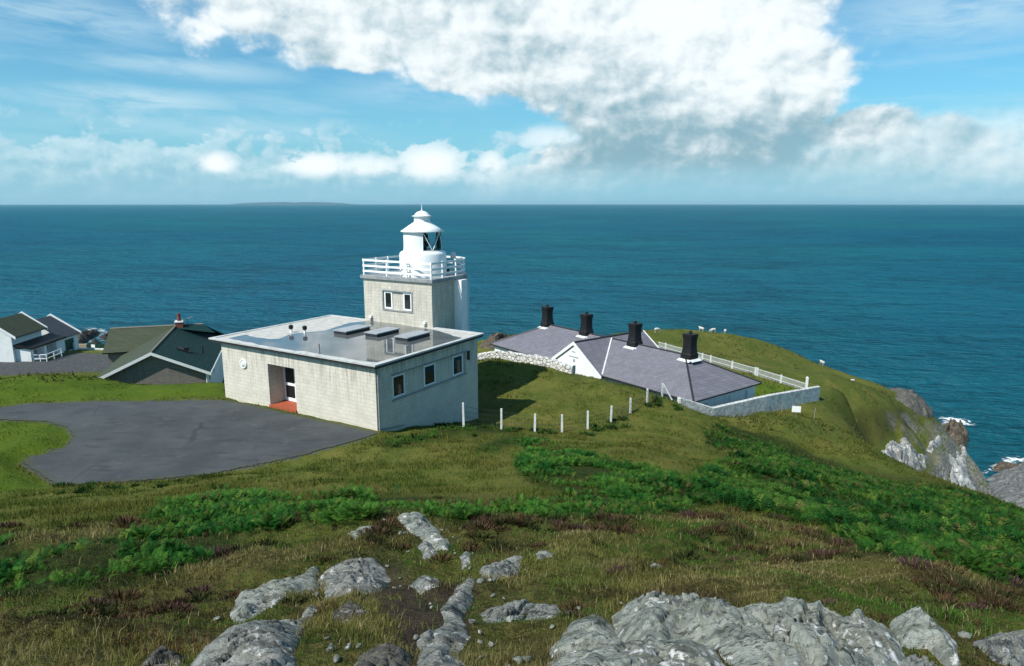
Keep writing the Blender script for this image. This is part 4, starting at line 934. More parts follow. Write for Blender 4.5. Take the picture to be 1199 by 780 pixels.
# ------------------------------------------------------------------ rock
def rock(name, poly, H, label, material='grey_rock', step=None, w=None, lift=.5, seed=1, group=None, amp=.35, strike=.6, Dr=(1.5, 30), fs=1.0, top=1.0):
    """outcrop: outline laid on the ground, raised to a broken crest with sides that go below the soil"""
    P = unproj(poly, None, Dr, lift*H); Pn = np.array(P); ctr = Pn.mean(0); x0, y0 = Pn.min(0); x1, y1 = Pn.max(0)
    size = max(x1-x0, y1-y0); step = step or size/110; w = w or size*.10
    pad = step*3; X, Y = np.meshgrid(np.arange(x0-pad, x1+pad, step), np.arange(y0-pad, y1+pad, step))
    d = polydist(X, Y, P) + size*.05*fbm(X*6/size*fs, Y*6/size*fs, 4, seed+3)
    base = gridlook(GZ, X, Y)
    ca, sa = math.cos(strike), math.sin(strike); U = (X*ca+Y*sa)/size*fs; Vv = (-X*sa+Y*ca)/size*fs
    e = np.maximum(d, 0); prof = 1-np.exp(-e/w)
    strata = np.abs(fbm(U*3, Vv*13, 5, seed))*2.2-.35; cr = np.abs(fbm(U*5+9, Vv*5, 5, seed+5))
    blocks = np.floor(fbm(U*3.5+3, Vv*6+1, 2, seed+8)*9)/9
    wu, wv = fbm(U*4, Vv*4, 3, seed+11)*.5, fbm(U*4, Vv*4, 3, seed+12)*.5
    fa, ga = facets(U*3.2+wu, Vv*7.5+wv, seed); fb, gb = facets(U*9+wu*2, Vv*19+wv*2, seed+40); fc_, gc_ = facets(U*24+wu*5, Vv*44+wv*5, seed+80)
    Z = base + H*prof*(top+.35*fbm(U*2.2, Vv*2.2, 4, seed+1)+amp*(fa*1.15+fb*.42+fc_*.16) + amp*strata*.25 - amp*(.45*np.exp(-(ga/.05)**2)+.22*np.exp(-(gb/.08)**2)+.08*np.exp(-(gc_/.12)**2))) + size*.005*fbm(X*40/size*fs, Y*40/size*fs, 5, seed+2)*prof
    if size < 6:
        R1_, R2_ = X*ca+Y*sa, -X*sa+Y*ca; jx = fbm(X*3, Y*3, 4, seed+61)*.9
        f1_, g1_ = facets(R1_*3.2+jx, R2_*8.0+jx, seed+62); f2_, g2_ = facets(R1_*11+jx*2, R2_*24+jx*2, seed+63)
        Z = Z+prof*(.060*f1_+.020*f2_-.035*np.exp(-(g1_/.06)**2)-.010*np.exp(-(g2_/.10)**2)+.022*fbm(X*14, Y*14, 5, seed+64))
    Z = np.where(d < 0, base+np.minimum(d, 0)*1.8-.03*H, Z)
    X = X+prof*H*.3*fbm(Y*5/size, Z*6/H, 3, seed+4); Y = Y+prof*H*.3*fbm(X*5/size, Z*6/H, 3, seed+6)-.0*d
    Fq = grid_faces(*X.shape); Fq = Fq[(d.ravel()[Fq] > -3.2*step).all(1)]
    u, inv = np.unique(Fq, return_inverse=True)
    c3 = np.array([ctr[0], ctr[1], float(gridlook(GZ, ctr[:1], ctr[1:])[0])])
    o = link_mesh(name, (np.stack([X, Y, Z], -1).reshape(-1, 3)-c3)[u], inv.reshape(-1, 4), material, None, True); o.location = c3
    return tag(o, label, 'rock', group)
RK = []
def R_(poly, H, label, **k):
    H *= .46; k['lift'] = .42; k['amp'] = k.get('amp', .35)*1.3; k['w'] = k.get('w', .1)*1.1; RK.append((poly, k['lift']*H)); return rock('rock_outcrop', poly, H, label, group='foreground rock outcrops', **k)
R_([(716,716),(734,700),(775,697),(808,702),(846,711),(880,704),(926,700),(964,709),(1012,711),(1056,717),(1064,740),(1052,770),(1040,800),(980,860),(890,860),(868,800),(856,770),(838,748),(800,738),(765,748),(738,744)], .40,
   'largest pale lichen-streaked outcrop across the lower right foreground', material='pale_rock', step=.011, w=.16, lift=.75, seed=21, amp=.24, strike=1.2, fs=1.3)
R_([(1040,716),(1072,709),(1102,722),(1120,738),(1128,762),(1108,760),(1088,742),(1056,741)], .26, 'rounded pale rock with a white patch at the outcrop\'s right end', material='pale_rock', w=.09, lift=.7, seed=4, amp=.2)
R_([(1140,738),(1168,731),(1199,735),(1230,750),(1230,778),(1196,766),(1160,752)], .22, 'low grey slab at the photo\'s lower right edge', material='grey_rock', w=.1, lift=.7, seed=8)
R_([(592,810),(600,776),(636,762),(650,744),(672,730),(690,720),(716,728),(742,744),(772,748),(800,742),(836,752),(852,776),(866,810),(800,850),(640,850)], .22, 'grey rock spotted with round white lichen at the bottom centre', material='pale_rock', step=.011, w=.15, lift=.7, seed=13, amp=.35, strike=.4)
R_([(560,716),(600,706),(652,708),(668,716),(650,726),(600,722),(566,724)], .10, 'thin grey ledge half buried in the turf above the spotted rock', material='grey_rock', w=.06, lift=.6, seed=15)
R_([(470,810),(486,765),(498,742),(514,730),(520,708),(536,692),(558,688),(553,704),(540,716),(546,738),(536,756),(548,775),(550,810),(505,835)], .15, 'long narrow grey rock running up from the bottom edge, left of centre', material='grey_rock', step=.012, w=.09, lift=.6, seed=17, strike=.9, amp=.5)
R_([(400,800),(420,770),(452,757),(480,760),(486,790),(470,830),(410,830)], .22, 'brown-grey rock at the bottom edge left of the long narrow one', material='dark_rock', w=.09, lift=.6, seed=19)
R_([(205,800),(226,772),(262,742),(300,735),(335,720),(368,694),(366,712),(345,745),(350,775),(360,810),(290,840),(220,830)], .24, 'long sloping blue-grey rock in the lower left corner area', material='grey_rock', step=.013, w=.13, lift=.6, seed=23, strike=.7)
R_([(155,800),(170,775),(205,762),(222,770),(205,800)], .14, 'small dark rock at the bottom edge left of the sloping rock', material='dark_rock', w=.08, lift=.6, seed=25)
R_([(266,702),(280,686),(318,675),(352,666),(374,660),(372,676),(348,684),(322,694),(296,706),(272,712)], .22, 'wedge of silvery rock left of the peat hollow', material='pale_rock', w=.10, lift=.6, seed=27, strike=.5)
R_([(370,668),(396,660),(440,655),(456,664),(446,678),(410,688),(378,684)], .22, 'flat-topped grey slab above the peat hollow', material='grey_rock', w=.10, lift=.6, seed=29)
R_([(475,680),(486,666),(506,662),(520,676),(514,690),(490,694)], .24, 'squat rounded boulder right of the flat-topped slab', material='grey_rock', w=.12, lift=.6, seed=31, amp=.15)
R_([(462,606),(478,597),(497,600),(515,610),(526,624),(524,638),(508,636),(496,622),(484,616)], .50, 'tall lichened knoll of rock crowning the heather mound', material='pale_rock', w=.22, lift=.6, seed=33)
R_([(488,636),(494,627),(508,632),(512,644),(496,648)], .28, 'grey boulder at the foot of the heather mound', material='grey_rock', w=.13, lift=.6, seed=35, amp=.15)
R_([(538,652),(544,644),(552,647),(550,657),(541,659)], .18, 'small grey stone right of the heather mound', material='grey_rock', w=.08, lift=.6, seed=37, amp=.1)
R_([(404,628),(420,620),(440,616),(438,623),(416,634)], .16, 'thin pale rock on the left flank of the heather mound', material='pale_rock', w=.09, lift=.6, seed=39)
R_([(560,668),(580,660),(596,654),(612,656),(608,668),(586,674),(566,676)], .20, 'jagged grey rock beside a paler flat stone mid foreground', material='grey_rock', w=.10, lift=.6, seed=41)
R_([(624,656),(640,648),(652,650),(646,657),(630,661)], .11, 'flat pale stone right of the jagged grey rock', material='pale_rock', w=.08, lift=.6, seed=43)
R_([(1036,778),(1066,756),(1098,762),(1120,786),(1086,806),(1050,800)], .22, 'low ledge in the turf below the white-patched rock', material='grey_rock', w=.09, seed=47)
R_([(384,716),(400,706),(424,708),(432,722),(408,730),(388,727)], .20, 'small flat rock on the left edge of the peat hollow', material='dark_rock', w=.08, seed=49)
R_([(752,668),(764,661),(778,664),(784,671),(766,672)], .10, 'lone half-buried stone in the brown heath right of centre', material='grey_rock', w=.08, lift=.6, seed=45)
# far cliffs and sea rocks
def C_(poly, H, label, material='cliff_white', **k): return rock('cliff_outcrop', poly, H, label, material=material, group='bare rock on the headland cliff', **k)
C_([(1022,540),(1040,516),(1058,510),(1074,522),(1088,530),(1076,552),(1050,556),(1030,552)], 1.1, 'white slab of bare rock left of the grassy cliff gully', w=1.0, lift=.4, seed=51, Dr=(56,120), step=.12, amp=1.3, fs=2.6)
C_([(1082,568),(1098,545),(1112,530),(1122,512),(1134,520),(1138,548),(1150,578),(1130,590),(1100,584)], 1.3, 'broken white and grey rock face right of the grassy gully', w=1.2, lift=.4, seed=53, Dr=(56,130), step=.13, amp=1.3, fs=2.6, strike=1.2)
C_([(1086,512),(1098,506),(1104,513),(1092,519)], 1.2, 'small white rock at the cliff lip', w=.5, lift=.4, seed=55, Dr=(60,120), step=.09, amp=.5)
C_([(1042,452),(1060,456),(1080,472),(1098,484),(1090,488),(1066,476),(1048,464)], 1.6, 'dark broken rock along the headland\'s seaward lip', 'dark_rock', w=.8, lift=.3, seed=57, Dr=(60,125), step=.16, amp=.8, fs=2)
C_([(560,402),(566,396),(580,392),(596,391),(606,394),(600,400),(580,406)], 1.5, 'brown rocky knoll between lighthouse and cottages', 'brown_rock', w=1.6, lift=.4, seed=59, Dr=(60,140), step=.14, amp=.5, strike=1.0)
def searock(poly, H, label, seed, material='sea_rock', w=2.5, amp=.4, step=None, strike=.4):
    P = [tuple(PZ(x, y, SEA+H*.3)[:2]) for x, y in poly]; Pn = np.array(P); ctr = Pn.mean(0); x0, y0 = Pn.min(0); x1, y1 = Pn.max(0); size = max(x1-x0, y1-y0); step = step or size/120
    X, Y = np.meshgrid(np.arange(x0-3*step, x1+3*step, step), np.arange(y0-3*step, y1+3*step, step)); d = polydist(X, Y, P)+size*.07*fbm(X*6/size, Y*6/size, 4, seed)
    ca, sa = math.cos(strike), math.sin(strike); U = (X*ca+Y*sa)/size; Vv = (-X*sa+Y*ca)/size
    prof = 1-np.exp(-np.maximum(d, 0)/w)
    fa, ga = facets(U*4+fbm(U*4, Vv*4, 3, seed+11)*.6, Vv*9, seed); fb, gb = facets(U*13, Vv*26+fbm(U*6, Vv*6, 3, seed+12), seed+40)
    Z = -.5+(H+.5)*prof*(1+.5*fbm(U*2, Vv*3, 4, seed+1)+amp*(fa*1.2+fb*.45-.5*np.exp(-(ga/.05)**2)-.2*np.exp(-(gb/.08)**2)))+np.minimum(d, 0)*1.5
    Fq = grid_faces(*X.shape); Fq = Fq[(d.ravel()[Fq] > -3*step).all(1)]; u, inv = np.unique(Fq, return_inverse=True)
    o = link_mesh('sea_rock', np.stack([X-ctr[0], Y-ctr[1], Z], -1).reshape(-1, 3)[u], inv.reshape(-1, 4), material, None, True); o.location = (ctr[0], ctr[1], SEA)
    return tag(o, label, 'rock', 'rocks at the water line')
searock([(1150,556),(1172,546),(1204,541),(1260,545),(1260,600),(1225,612),(1185,600),(1160,585)], 2.6, 'broad smooth grey rock at the water\'s edge, right side', 61, w=2.6)
searock([(1158,541),(1166,537),(1184,540),(1212,536),(1240,538),(1240,548),(1200,549),(1176,550),(1162,548)], 2.2, 'brown-grey rock ridge just seaward of the broad grey rock', 63, 'brown_rock', 2.0)
searock([(1092,512),(1098,499),(1112,496),(1130,499),(1136,508),(1134,520),(1118,524),(1100,520)], 4.2, 'brown rock stack with surf breaking behind it', 65, 'brown_rock', 1.6)
searock([(1108,490),(1112,488.5),(1118,489.5),(1115,491.5)], .8, 'tiny dark rock awash in the surf', 67, 'dark_rock', .8)
searock([(82,403),(86,392),(98,389.5),(110,387),(119,387),(117,390),(108,395),(98,403)], 3.0, 'dark jagged reef beyond the garage', 69, 'reef_rock', 3.0, 1.1)
searock([(112,396),(120,391),(130,388),(136,389),(132,394),(120,400)], 1.3, 'low dark skerry right of the jagged reef', 71, 'reef_rock', 2.2, 1.2)
searock([(100,402.5),(112,399.5),(122,400),(118,403.5),(106,405)], 1.0, 'small dark rocks awash nearest the green gate', 73, 'reef_rock', 2.0, 1.2)
surf([(1094,500),(1090,492),(1096,486),(1112,487),(1128,490),(1144,493),(1148,498),(1134,503),(1112,502)], 'white surf breaking round the brown stack', .6)
surf([(1072,478),(1076,474),(1084,478),(1092,486),(1088,490),(1078,484)], 'thin line of surf under the headland lip', .6)
surf([(1146,556),(1150,548),(1166,534),(1190,533),(1215,531),(1215,545),(1180,546),(1160,556),(1150,566)], 'lapping surf round the grey shore rocks', .5)
surf([(78,404),(80,392),(92,385),(108,382),(128,384),(142,386),(142,392),(132,400),(122,408),(100,409)], 'broken white surf around the reef beyond the car park', .9, .16)

# distant island on the horizon
ip = []
for i in range(61):
    px = 268+i*(402-268)/60; h = 100*max(0, math.sin(PI*i/60))**.35*(.85+.3*float(fbm(np.array([i*.16]), np.array([.3]), 3, 5)[0])); q = PD(px, 239, 26000); ip.append((q[0], q[1], h))
V = []; 
for x, y, h in ip: V += [(x,y,SEA-5),(x,y+150,SEA+h*.75),(x,y+900,SEA+h),(x,y+2200,SEA-5)]
Fc = [(i*4+j, i*4+4+j, i*4+5+j, i*4+1+j) for i in range(60) for j in range(3)]
tag(link_mesh('island', V, Fc, 'hazy_island_turf', None, True), kind='structure')

# ------------------------------------------------------------------ ground cover
def sample(N, r0, r1, pw=0.0, th=50):
    """points on the ground; density falls with distance like 1/R^(2-pw)"""
    u = rng.random(N); t = np.radians(rng.uniform(-th, th, N))
    if pw == 0: R = r0*(r1/r0)**u
    else: R = (r0**pw+u*(r1**pw-r0**pw))**(1/pw)
    return R*np.sin(t), R*np.cos(t)
ROCKXY = [unproj(p, None, (1.5, 30), l) for p, l in RK]
def on_rock(X, Y, margin=.0):
    d = np.full(X.shape, -9.0)
    for P in ROCKXY:
        Pn = np.array(P); lo, hi = Pn.min(0)-.3, Pn.max(0)+.3
        k = (X > lo[0]) & (X < hi[0]) & (Y > lo[1]) & (Y < hi[1])
        if k.any(): d[k] = np.maximum(d[k], polydist(X[k], Y[k], P))
    return d
def off_limits(X, Y):
    a, b = bl(X, Y); c, d = cl(X, Y); e, f = (X-A3[0])*h2v[0]+(Y-A3[1])*h2v[1], (X-A3[0])*h1v[0]+(Y-A3[1])*h1v[1]
    return ((a > -.3) & (a < 15) & (b > -.3) & (b < L1+.2)) | (polydist(X, Y, DRV) > -.05) | ((c > -.2) & (c < 10.2) & (d > -.3) & (d < 29)) | ((e > -4.3) & (e < 4.5) & (f > 0) & (f < 17)) | (polydist(X, Y, PARK) > -.1)
def zones(X, Y):
    Z = ground(X, Y); px, py = project(X, Y, Z)
    return Z, px, py, zone(px, py, Y, B_POLYS, 6, 1, X), zone(px, py, Y, LAWN, 4), zone(px, py, Y, PEAT, 14, 1, X)
def blades(X, Y, Z, h, wd, col, lean=.5, segs=2):
    N = len(X); a = rng.uniform(0, 2*PI, N); dx, dy = np.cos(a), np.sin(a); f = rng.uniform(0, 2*PI, N); lx, ly = np.cos(f)*h*lean*rng.random(N), np.sin(f)*h*lean*rng.random(N)
    P = np.stack([X, Y, Z-.02], 1)
    s = np.stack([dx*wd/2, dy*wd/2, np.zeros(N)], 1)
    mid = P+np.stack([lx*.35, ly*.35, h*.6+.02], 1); tip = P+np.stack([lx, ly, h*rng.uniform(.85, 1.1, N)+.02], 1)
    if segs == 2:
        V = np.stack([P-s, P+s, mid+s*.7, mid-s*.7, tip], 1); Fc = np.array([[0,1,2],[0,2,3],[3,2,4]]); k = 5
    else:
        V = np.stack([P-s, P+s, tip], 1); Fc = np.array([[0,1,2]]); k = 3
    Fq = (np.arange(N)[:, None, None]*k+Fc[None]).reshape(-1, 3)
    C = np.repeat(col[:, None, :], k, 1)
    return V.reshape(-1, 3), Fq, C.reshape(-1, 3)
def stack(name, parts, material, label):
    off = 0; Vs, Fs, Cs = [], [], []
    for V, Fq, C in parts: Vs.append(V); Fs.append(Fq+off); Cs.append(C); off += len(V)
    o = link_mesh(name, np.concatenate(Vs), np.concatenate(Fs), material, None, False, dict(col=np.concatenate(Cs)))
    return tag(o, label, None, None, 'stuff')
def lerp(a, b, t): return np.asarray(a)[None]*(1-t[:, None])+np.asarray(b)[None]*t[:, None]
G = []
# near turf
X, Y = sample(370000, 1.7, 15)
Z, px, py, b_, l_, p_ = zones(X, Y); R = np.hypot(X, Y); rk = on_rock(X, Y)
dens = sst(fbm(X*1.6, Y*1.6, 4, 60), -.20, .05)*.75+.25
keep = (rng.random(len(X)) < dens*(1-.8*b_)*(1-.93*p_)) & (rk < .05*rng.random(len(X))+.045*(fbm(X*7, Y*7, 3, 99) > .05)) & ~off_limits(X, Y)
X, Y, Z, R = X[keep], Y[keep], Z[keep], R[keep]
t1 = sst(fbm(X*1.1, Y*1.1, 4, 61), -.12, .14); t2 = sst(fbm(X*5, Y*5, 3, 63), -.1, .2); g_ = rng.random(len(X)); big = sst(fbm(X*.35, Y*.35, 3, 66), -.1, .12)
col = lerp((.052,.108,.013), (.168,.158,.044), np.clip(t1*.95+g_*.35-.2+.2*big, 0, 1)); col = col*(1-(t2*.35)[:, None]); red = (fbm(X*2.3, Y*2.3, 3, 67) > .18) & (g_ < .5); col[red] = np.array((.085,.030,.018))*(.6+.8*rng.random((red.sum(), 1)))
mp_ = fbm(X*.75, Y*.75, 4, 101); wet = sst(mp_, .03, .13)[:, None]; col = col*(1-wet)+np.array((.048,.105,.014))*wet; dry = sst(-mp_, .05, .15)[:, None]; col = col*(1-dry)+np.array((.185,.160,.060))*dry; dkp = sst(fbm(X*1.3+5, Y*1.3, 4, 103), .06, .16)[:, None]; col = col*(1-dkp*.8)+np.array((.030,.022,.012))*dkp*.8
straw = g_ > .94; col[straw] = np.array((.27,.22,.11))
col *= rng.uniform(.75, 1.55, (len(X), 1))
h = (.014+.036*rng.random(len(X))**1.6)*(.7+.8*t1)*np.where(straw, 1.25, 1)*np.clip(.6+R/14, .6, 1.4)
G.append(blades(X, Y, Z, h, np.clip(R*.0011, .0028, .016), col, 1.1))
# mid turf
X, Y = sample(260000, 12, 62, .9)
Z, px, py, b_, l_, p_ = zones(X, Y); R = np.hypot(X, Y)
clump = sst(fbm(X*.8, Y*.8, 4, 70), -.15, .12)
keep = (rng.random(len(X)) < (.25+.75*clump)*(1-.75*b_)) & ~off_limits(X, Y)
X, Y, Z, R, l_, clump = X[keep], Y[keep], Z[keep], R[keep], l_[keep], clump[keep]
t1 = sst(fbm(X*.35, Y*.35, 4, 71), -.12, .14); g_ = rng.random(len(X))
c_, d_ = cl(X, Y); yard = ((c_ > 9) & (c_ < 19) & (d_ > -.5)); a_, e_ = bl(X, Y); rlawn = sst(a_, -1, 3)*sst(-e_, -.5, 1)*sst(Y, 36, 42)*(c_ < -1)
col = lerp((.072,.108,.015), (.160,.152,.034), np.clip(t1*.7+g_*.4-.1, 0, 1))
lg = np.clip(np.maximum(l_, yard*1.0)+rlawn*.45, 0, 1)
col = col*(1-lg[:, None])+lerp((.060,.112,.012), (.118,.150,.022), g_)*lg[:, None]
col *= rng.uniform(.7, 1.2, (len(X), 1))
h = (.05+.11*rng.random(len(X)))*(1-.6*lg)*(.6+.8*clump)
dk = fbm(X*1.3, Y*1.3, 3, 75) > .10; col[dk] *= .62
G.append(blades(X, Y, Z, h, np.clip(R*.0013, .016, .07), col, 1.2, 1))
# dark tussocks on the far headland
X, Y = sample(42000, 52, 125, 1.3)
Z, px, py, b_, l_, p_ = zones(X, Y); cz = fbm(X*.22, Y*.22, 4, 74)
keep = (rng.random(len(X)) < sst(cz, -.05, .15)) & ~off_limits(X, Y) & (Z > -24)
X, Y, Z = X[keep], Y[keep], Z[keep]; g_ = rng.random(len(X))
col = lerp((.045,.062,.014), (.12,.11,.03), g_)
G.append(blades(X, Y, Z, .10+.22*rng.random(len(X))**2, np.full(len(X), .22), col, 1.5, 1))
stack('grass', G, 'grass_blades', 'rough olive and straw coloured turf over the hillside')

# bracken
def frond(npairs, fine):
    V = []; Fc = []; sh = []
    def pt(s): return np.array([s*.78+.0, 0, .95*math.sin(s*1.75)*.72])       # arched stem
    n0 = 9
    for i in range(n0):
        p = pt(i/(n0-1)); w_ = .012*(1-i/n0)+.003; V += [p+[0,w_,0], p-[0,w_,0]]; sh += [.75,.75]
    for i in range(n0-1): a = 2*i; Fc += [(a,a+1,a+3),(a,a+3,a+2)]
    for j in range(npairs):
        s = .22+.76*j/npairs; L = .34*(1-s)**.75+.03; p = pt(s); q = pt(min(1, s+.02))-p; q /= np.linalg.norm(q)
        wd = (.060 if fine else .10)*(1-s*.5)
        for sy in (-1, 1):
            tip = p+q*L*.45+np.array([0, sy*L*.9, -L*.22]); m_ = (p+tip)/2+np.array([0,0,.02])
            k = len(V); side = q*wd/2
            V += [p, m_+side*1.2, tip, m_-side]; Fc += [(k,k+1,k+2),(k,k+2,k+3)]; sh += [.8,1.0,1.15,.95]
    return np.array(V), np.array(Fc), np.array(sh)
FR = {True: frond(11, True), False: frond(6, False)}
def bracken(X, Y, Z, size, col, fine, nf):
    V0, F0_, sh = FR[fine]; N = len(X)*nf
    X, Y, Z, size = [np.repeat(a, nf) for a in (X, Y, Z, size)]; col = np.repeat(col, nf, 0)*rng.uniform(.5, 1.9, (N, 1))
    az = rng.uniform(0, 2*PI, N); tl = rng.uniform(-.55, .45, N); sc = size*rng.uniform(.7, 1.2, N); roll = rng.uniform(-.4, .4, N)
    P = V0[None]*sc[:, None, None]
    y, z = P[..., 1]*np.cos(roll)[:, None]-P[..., 2]*np.sin(roll)[:, None]*.3, P[..., 2]+P[..., 1]*np.sin(roll)[:, None]
    x, z = P[..., 0]*np.cos(tl)[:, None]+z*np.sin(tl)[:, None], -P[..., 0]*np.sin(tl)[:, None]*.8+z*np.cos(tl)[:, None]
    ca, sa = np.cos(az)[:, None], np.sin(az)[:, None]
    W_ = np.stack([X[:, None]+x*ca-y*sa, Y[:, None]+x*sa+y*ca, Z[:, None]+z-.03], -1)
    Fq = (np.arange(N)[:, None, None]*len(V0)+F0_[None]).reshape(-1, 3)
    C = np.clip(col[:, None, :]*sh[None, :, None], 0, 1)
    return W_.reshape(-1, 3), Fq, C.reshape(-1, 3)
BR = []
for Nn, r0, r1, pw, fine, nf, sz in ((59000, 5.5, 17, .8, True, 6, .21), (102000, 16, 48, 1.1, False, 5, .30)):
    X, Y = sample(Nn, r0, r1, pw); Z, px, py, b_, l_, p_ = zones(X, Y)
    gap = sst(fbm(X*.45, Y*.45, 4, 80)*.6+fbm(X*1.3, Y*1.3, 3, 81)*.6, -.13, .03); gap2 = sst(fbm(X*.16+3, Y*.3, 3, 84), -.16, -.09)
    rt = sst(px, 760, 900); gap = np.maximum(gap, .62*rt); gap2 = np.maximum(gap2, .35*rt)
    keep = (rng.random(len(X)) < (b_**1.5)*gap*gap2*(.40 if fine else .85)*np.where(px < 170, .45, 1)) & (on_rock(X, Y) < 0) & ~off_limits(X, Y)
    X, Y, Z = X[keep], Y[keep], Z[keep]; R = np.hypot(X, Y)
    hgt = sz*(1+.25*rt[keep])*(.55+.75*sst(fbm(X*.7, Y*.7, 3, 82), -.2, .2))*np.clip(.72+.28*gap[keep], 0, 1)
    hgt = hgt*np.where((R > 24) & (project(X, Y, Z)[0] < 610) , .45, 1)
    t = sst(fbm(X*.5, Y*.5, 4, 83), -.15, .15); right = sst(project(X, Y, Z)[0], 650, 900)[:]
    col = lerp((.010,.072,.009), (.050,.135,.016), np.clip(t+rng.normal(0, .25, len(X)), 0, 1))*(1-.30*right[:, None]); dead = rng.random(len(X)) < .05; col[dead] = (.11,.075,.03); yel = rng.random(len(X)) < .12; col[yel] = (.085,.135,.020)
    print('bracken', len(X))
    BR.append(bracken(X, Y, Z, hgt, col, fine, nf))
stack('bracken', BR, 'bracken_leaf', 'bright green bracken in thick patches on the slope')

# heather: wiry brown and purple cushions
def heather(X, Y, Z, size, col, ns):
    N = len(X)*ns; cx, cy, cz, sz = [np.repeat(a, ns) for a in (X, Y, Z, size)]; c = np.repeat(col, ns, 0)*rng.uniform(.45, 1.5, (N, 1))
    r = np.sqrt(rng.random(N))*sz; a = rng.uniform(0, 2*PI, N); bx_, by_ = cx+r*np.cos(a)*.8, cy+r*np.sin(a)*.8
    h = sz*.75*np.sqrt(np.clip(1-(r/sz)**2*.8, .05, 1))*rng.uniform(.6, 1.2, N)
    bz = ground(bx_, by_)-.02
    ox, oy = np.cos(a)*r*.55+rng.normal(0, .05, N)*sz, np.sin(a)*r*.55+rng.normal(0, .05, N)*sz
    wd = np.maximum(.0035, np.hypot(cx, cy)*.0009)
    f = rng.uniform(0, 2*PI, N); sx, sy = np.cos(f)*wd, np.sin(f)*wd
    P = np.stack([bx_, by_, bz], 1); T = np.stack([bx_+ox, by_+oy, bz+h], 1); s = np.stack([sx, sy, np.zeros(N)], 1); m_ = P*.45+T*.55
    V = np.stack([P-s*.5, P+s*.5, m_+s, T, m_-s], 1); Fq = (np.arange(N)[:, None, None]*5+np.array([[0,1,2],[0,2,4],[4,2,3]])[None]).reshape(-1, 3)
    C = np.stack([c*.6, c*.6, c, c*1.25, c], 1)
    return V.reshape(-1, 3), Fq, C.reshape(-1, 3)
HZ = [([(240,655),(262,628),(300,612),(352,606),(372,620),(350,640),(318,650),(290,664),(250,668)], 4, 20), ([(540,606),(600,600),(700,606),(760,612),(850,602),(930,612),(1000,645),(1060,668),(1120,685),(1200,700),(1199,720),(1100,705),(1000,670),(930,660),(860,650),(760,640),(690,625),(600,640),(545,632)], 3.5, 16),
      ([(100,690),(160,670),(215,668),(250,690),(200,715),(130,725),(60,740),(0,760),(0,715)], 3, 11), ([(370,640),(400,612),(440,598),(470,600),(450,620),(400,645)], 6, 16), ([(640,695),(700,690),(720,705),(680,715),(640,710)], 2.8, 7)]
HP = []
X, Y = sample(12000, 2.2, 17); Z, px, py, b_, l_, p_ = zones(X, Y)
hz = zone(px, py, Y, HZ, 14, 1, X); keep = (rng.random(len(X)) < np.clip(hz*.75*sst(fbm(X*.8, Y*.8, 4, 90), -.05, .10)+.05*sst(fbm(X, Y, 3, 92), 0, .15), 0, 1)*(1-b_)*(1-p_)) & (on_rock(X, Y) < -.03) & ~off_limits(X, Y)
X, Y, Z = X[keep], Y[keep], Z[keep]; print('heather', len(X))
t = rng.random(len(X)); col = lerp((.034,.022,.012), (.085,.052,.026), t); k = t > .90; col[k] = (.078,.042,.040); k = t < .38; col[k] = (.032,.040,.012)
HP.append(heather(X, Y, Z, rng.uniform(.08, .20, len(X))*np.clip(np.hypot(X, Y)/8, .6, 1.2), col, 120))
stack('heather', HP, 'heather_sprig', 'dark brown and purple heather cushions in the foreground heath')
# low dark scrub along the lawn fence and the drive edge
SC = [([(440,514),(500,503),(548,494),(590,503),(660,507),(720,494),(770,470),(776,478),(735,500),(690,512),(620,516),(570,512),(520,512),(460,524)], 28, 52), ([(60,568),(150,565),(240,556),(330,541),(332,546),(240,563),(150,573),(62,577)], 22, 32), ([(770,470),(800,478),(840,492),(830,498),(790,492),(765,482)], 40, 54)]
X, Y = sample(9000, 22, 52, 1.2); Z, px, py, b_, l_, p_ = zones(X, Y); hz = zone(px, py, Y, SC, 5, .4, X)
keep = (rng.random(len(X)) < hz*sst(fbm(X*.6, Y*.6, 3, 95), -.12, .08)*.5) & ~off_limits(X, Y); X, Y, Z = X[keep], Y[keep], Z[keep]; t = rng.random(len(X))
print('scrub', len(X))
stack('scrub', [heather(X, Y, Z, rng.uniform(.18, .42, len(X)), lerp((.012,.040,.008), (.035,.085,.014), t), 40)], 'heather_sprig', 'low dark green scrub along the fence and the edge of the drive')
# loose pale stones in the turf
X, Y = sample(520, 2.2, 11); rk = on_rock(X, Y); keep = (rk < -.01) & (rk > -.16) & ~off_limits(X, Y); X, Y = X[keep], Y[keep]; Z = ground(X, Y)
ico_v = np.array(list(MB().lathe([(.001,-.6),(.8,-.45),(1.0,0),(.75,.5),(.001,.7)], (0,0), 7).v)); ico_f = np.array(MB().lathe([(.001,-.6),(.8,-.45),(1.0,0),(.75,.5),(.001,.7)], (0,0), 7).f)
s = rng.uniform(.006, .017, len(X))*rng.choice([1,1,1.6], len(X)); a = rng.uniform(0, 2*PI, len(X))
W_ = ico_v[None]*s[:, None, None]*rng.uniform(.7, 1.3, (len(X), len(ico_v), 1)); x, y = W_[..., 0]*1.5, W_[..., 1]
W_ = np.stack([X[:, None]+x*np.cos(a)[:, None]-y*np.sin(a)[:, None], Y[:, None]+x*np.sin(a)[:, None]+y*np.cos(a)[:, None], Z[:, None]+W_[..., 2]+.015], -1)
o = link_mesh('loose_stones', W_.reshape(-1, 3), (np.arange(len(X))[:, None, None]*len(ico_v)+ico_f[None]).reshape(-1, 4), 'pale_rock'); tag(o, 'small pale stones scattered between the outcrops', None, None, 'stuff')

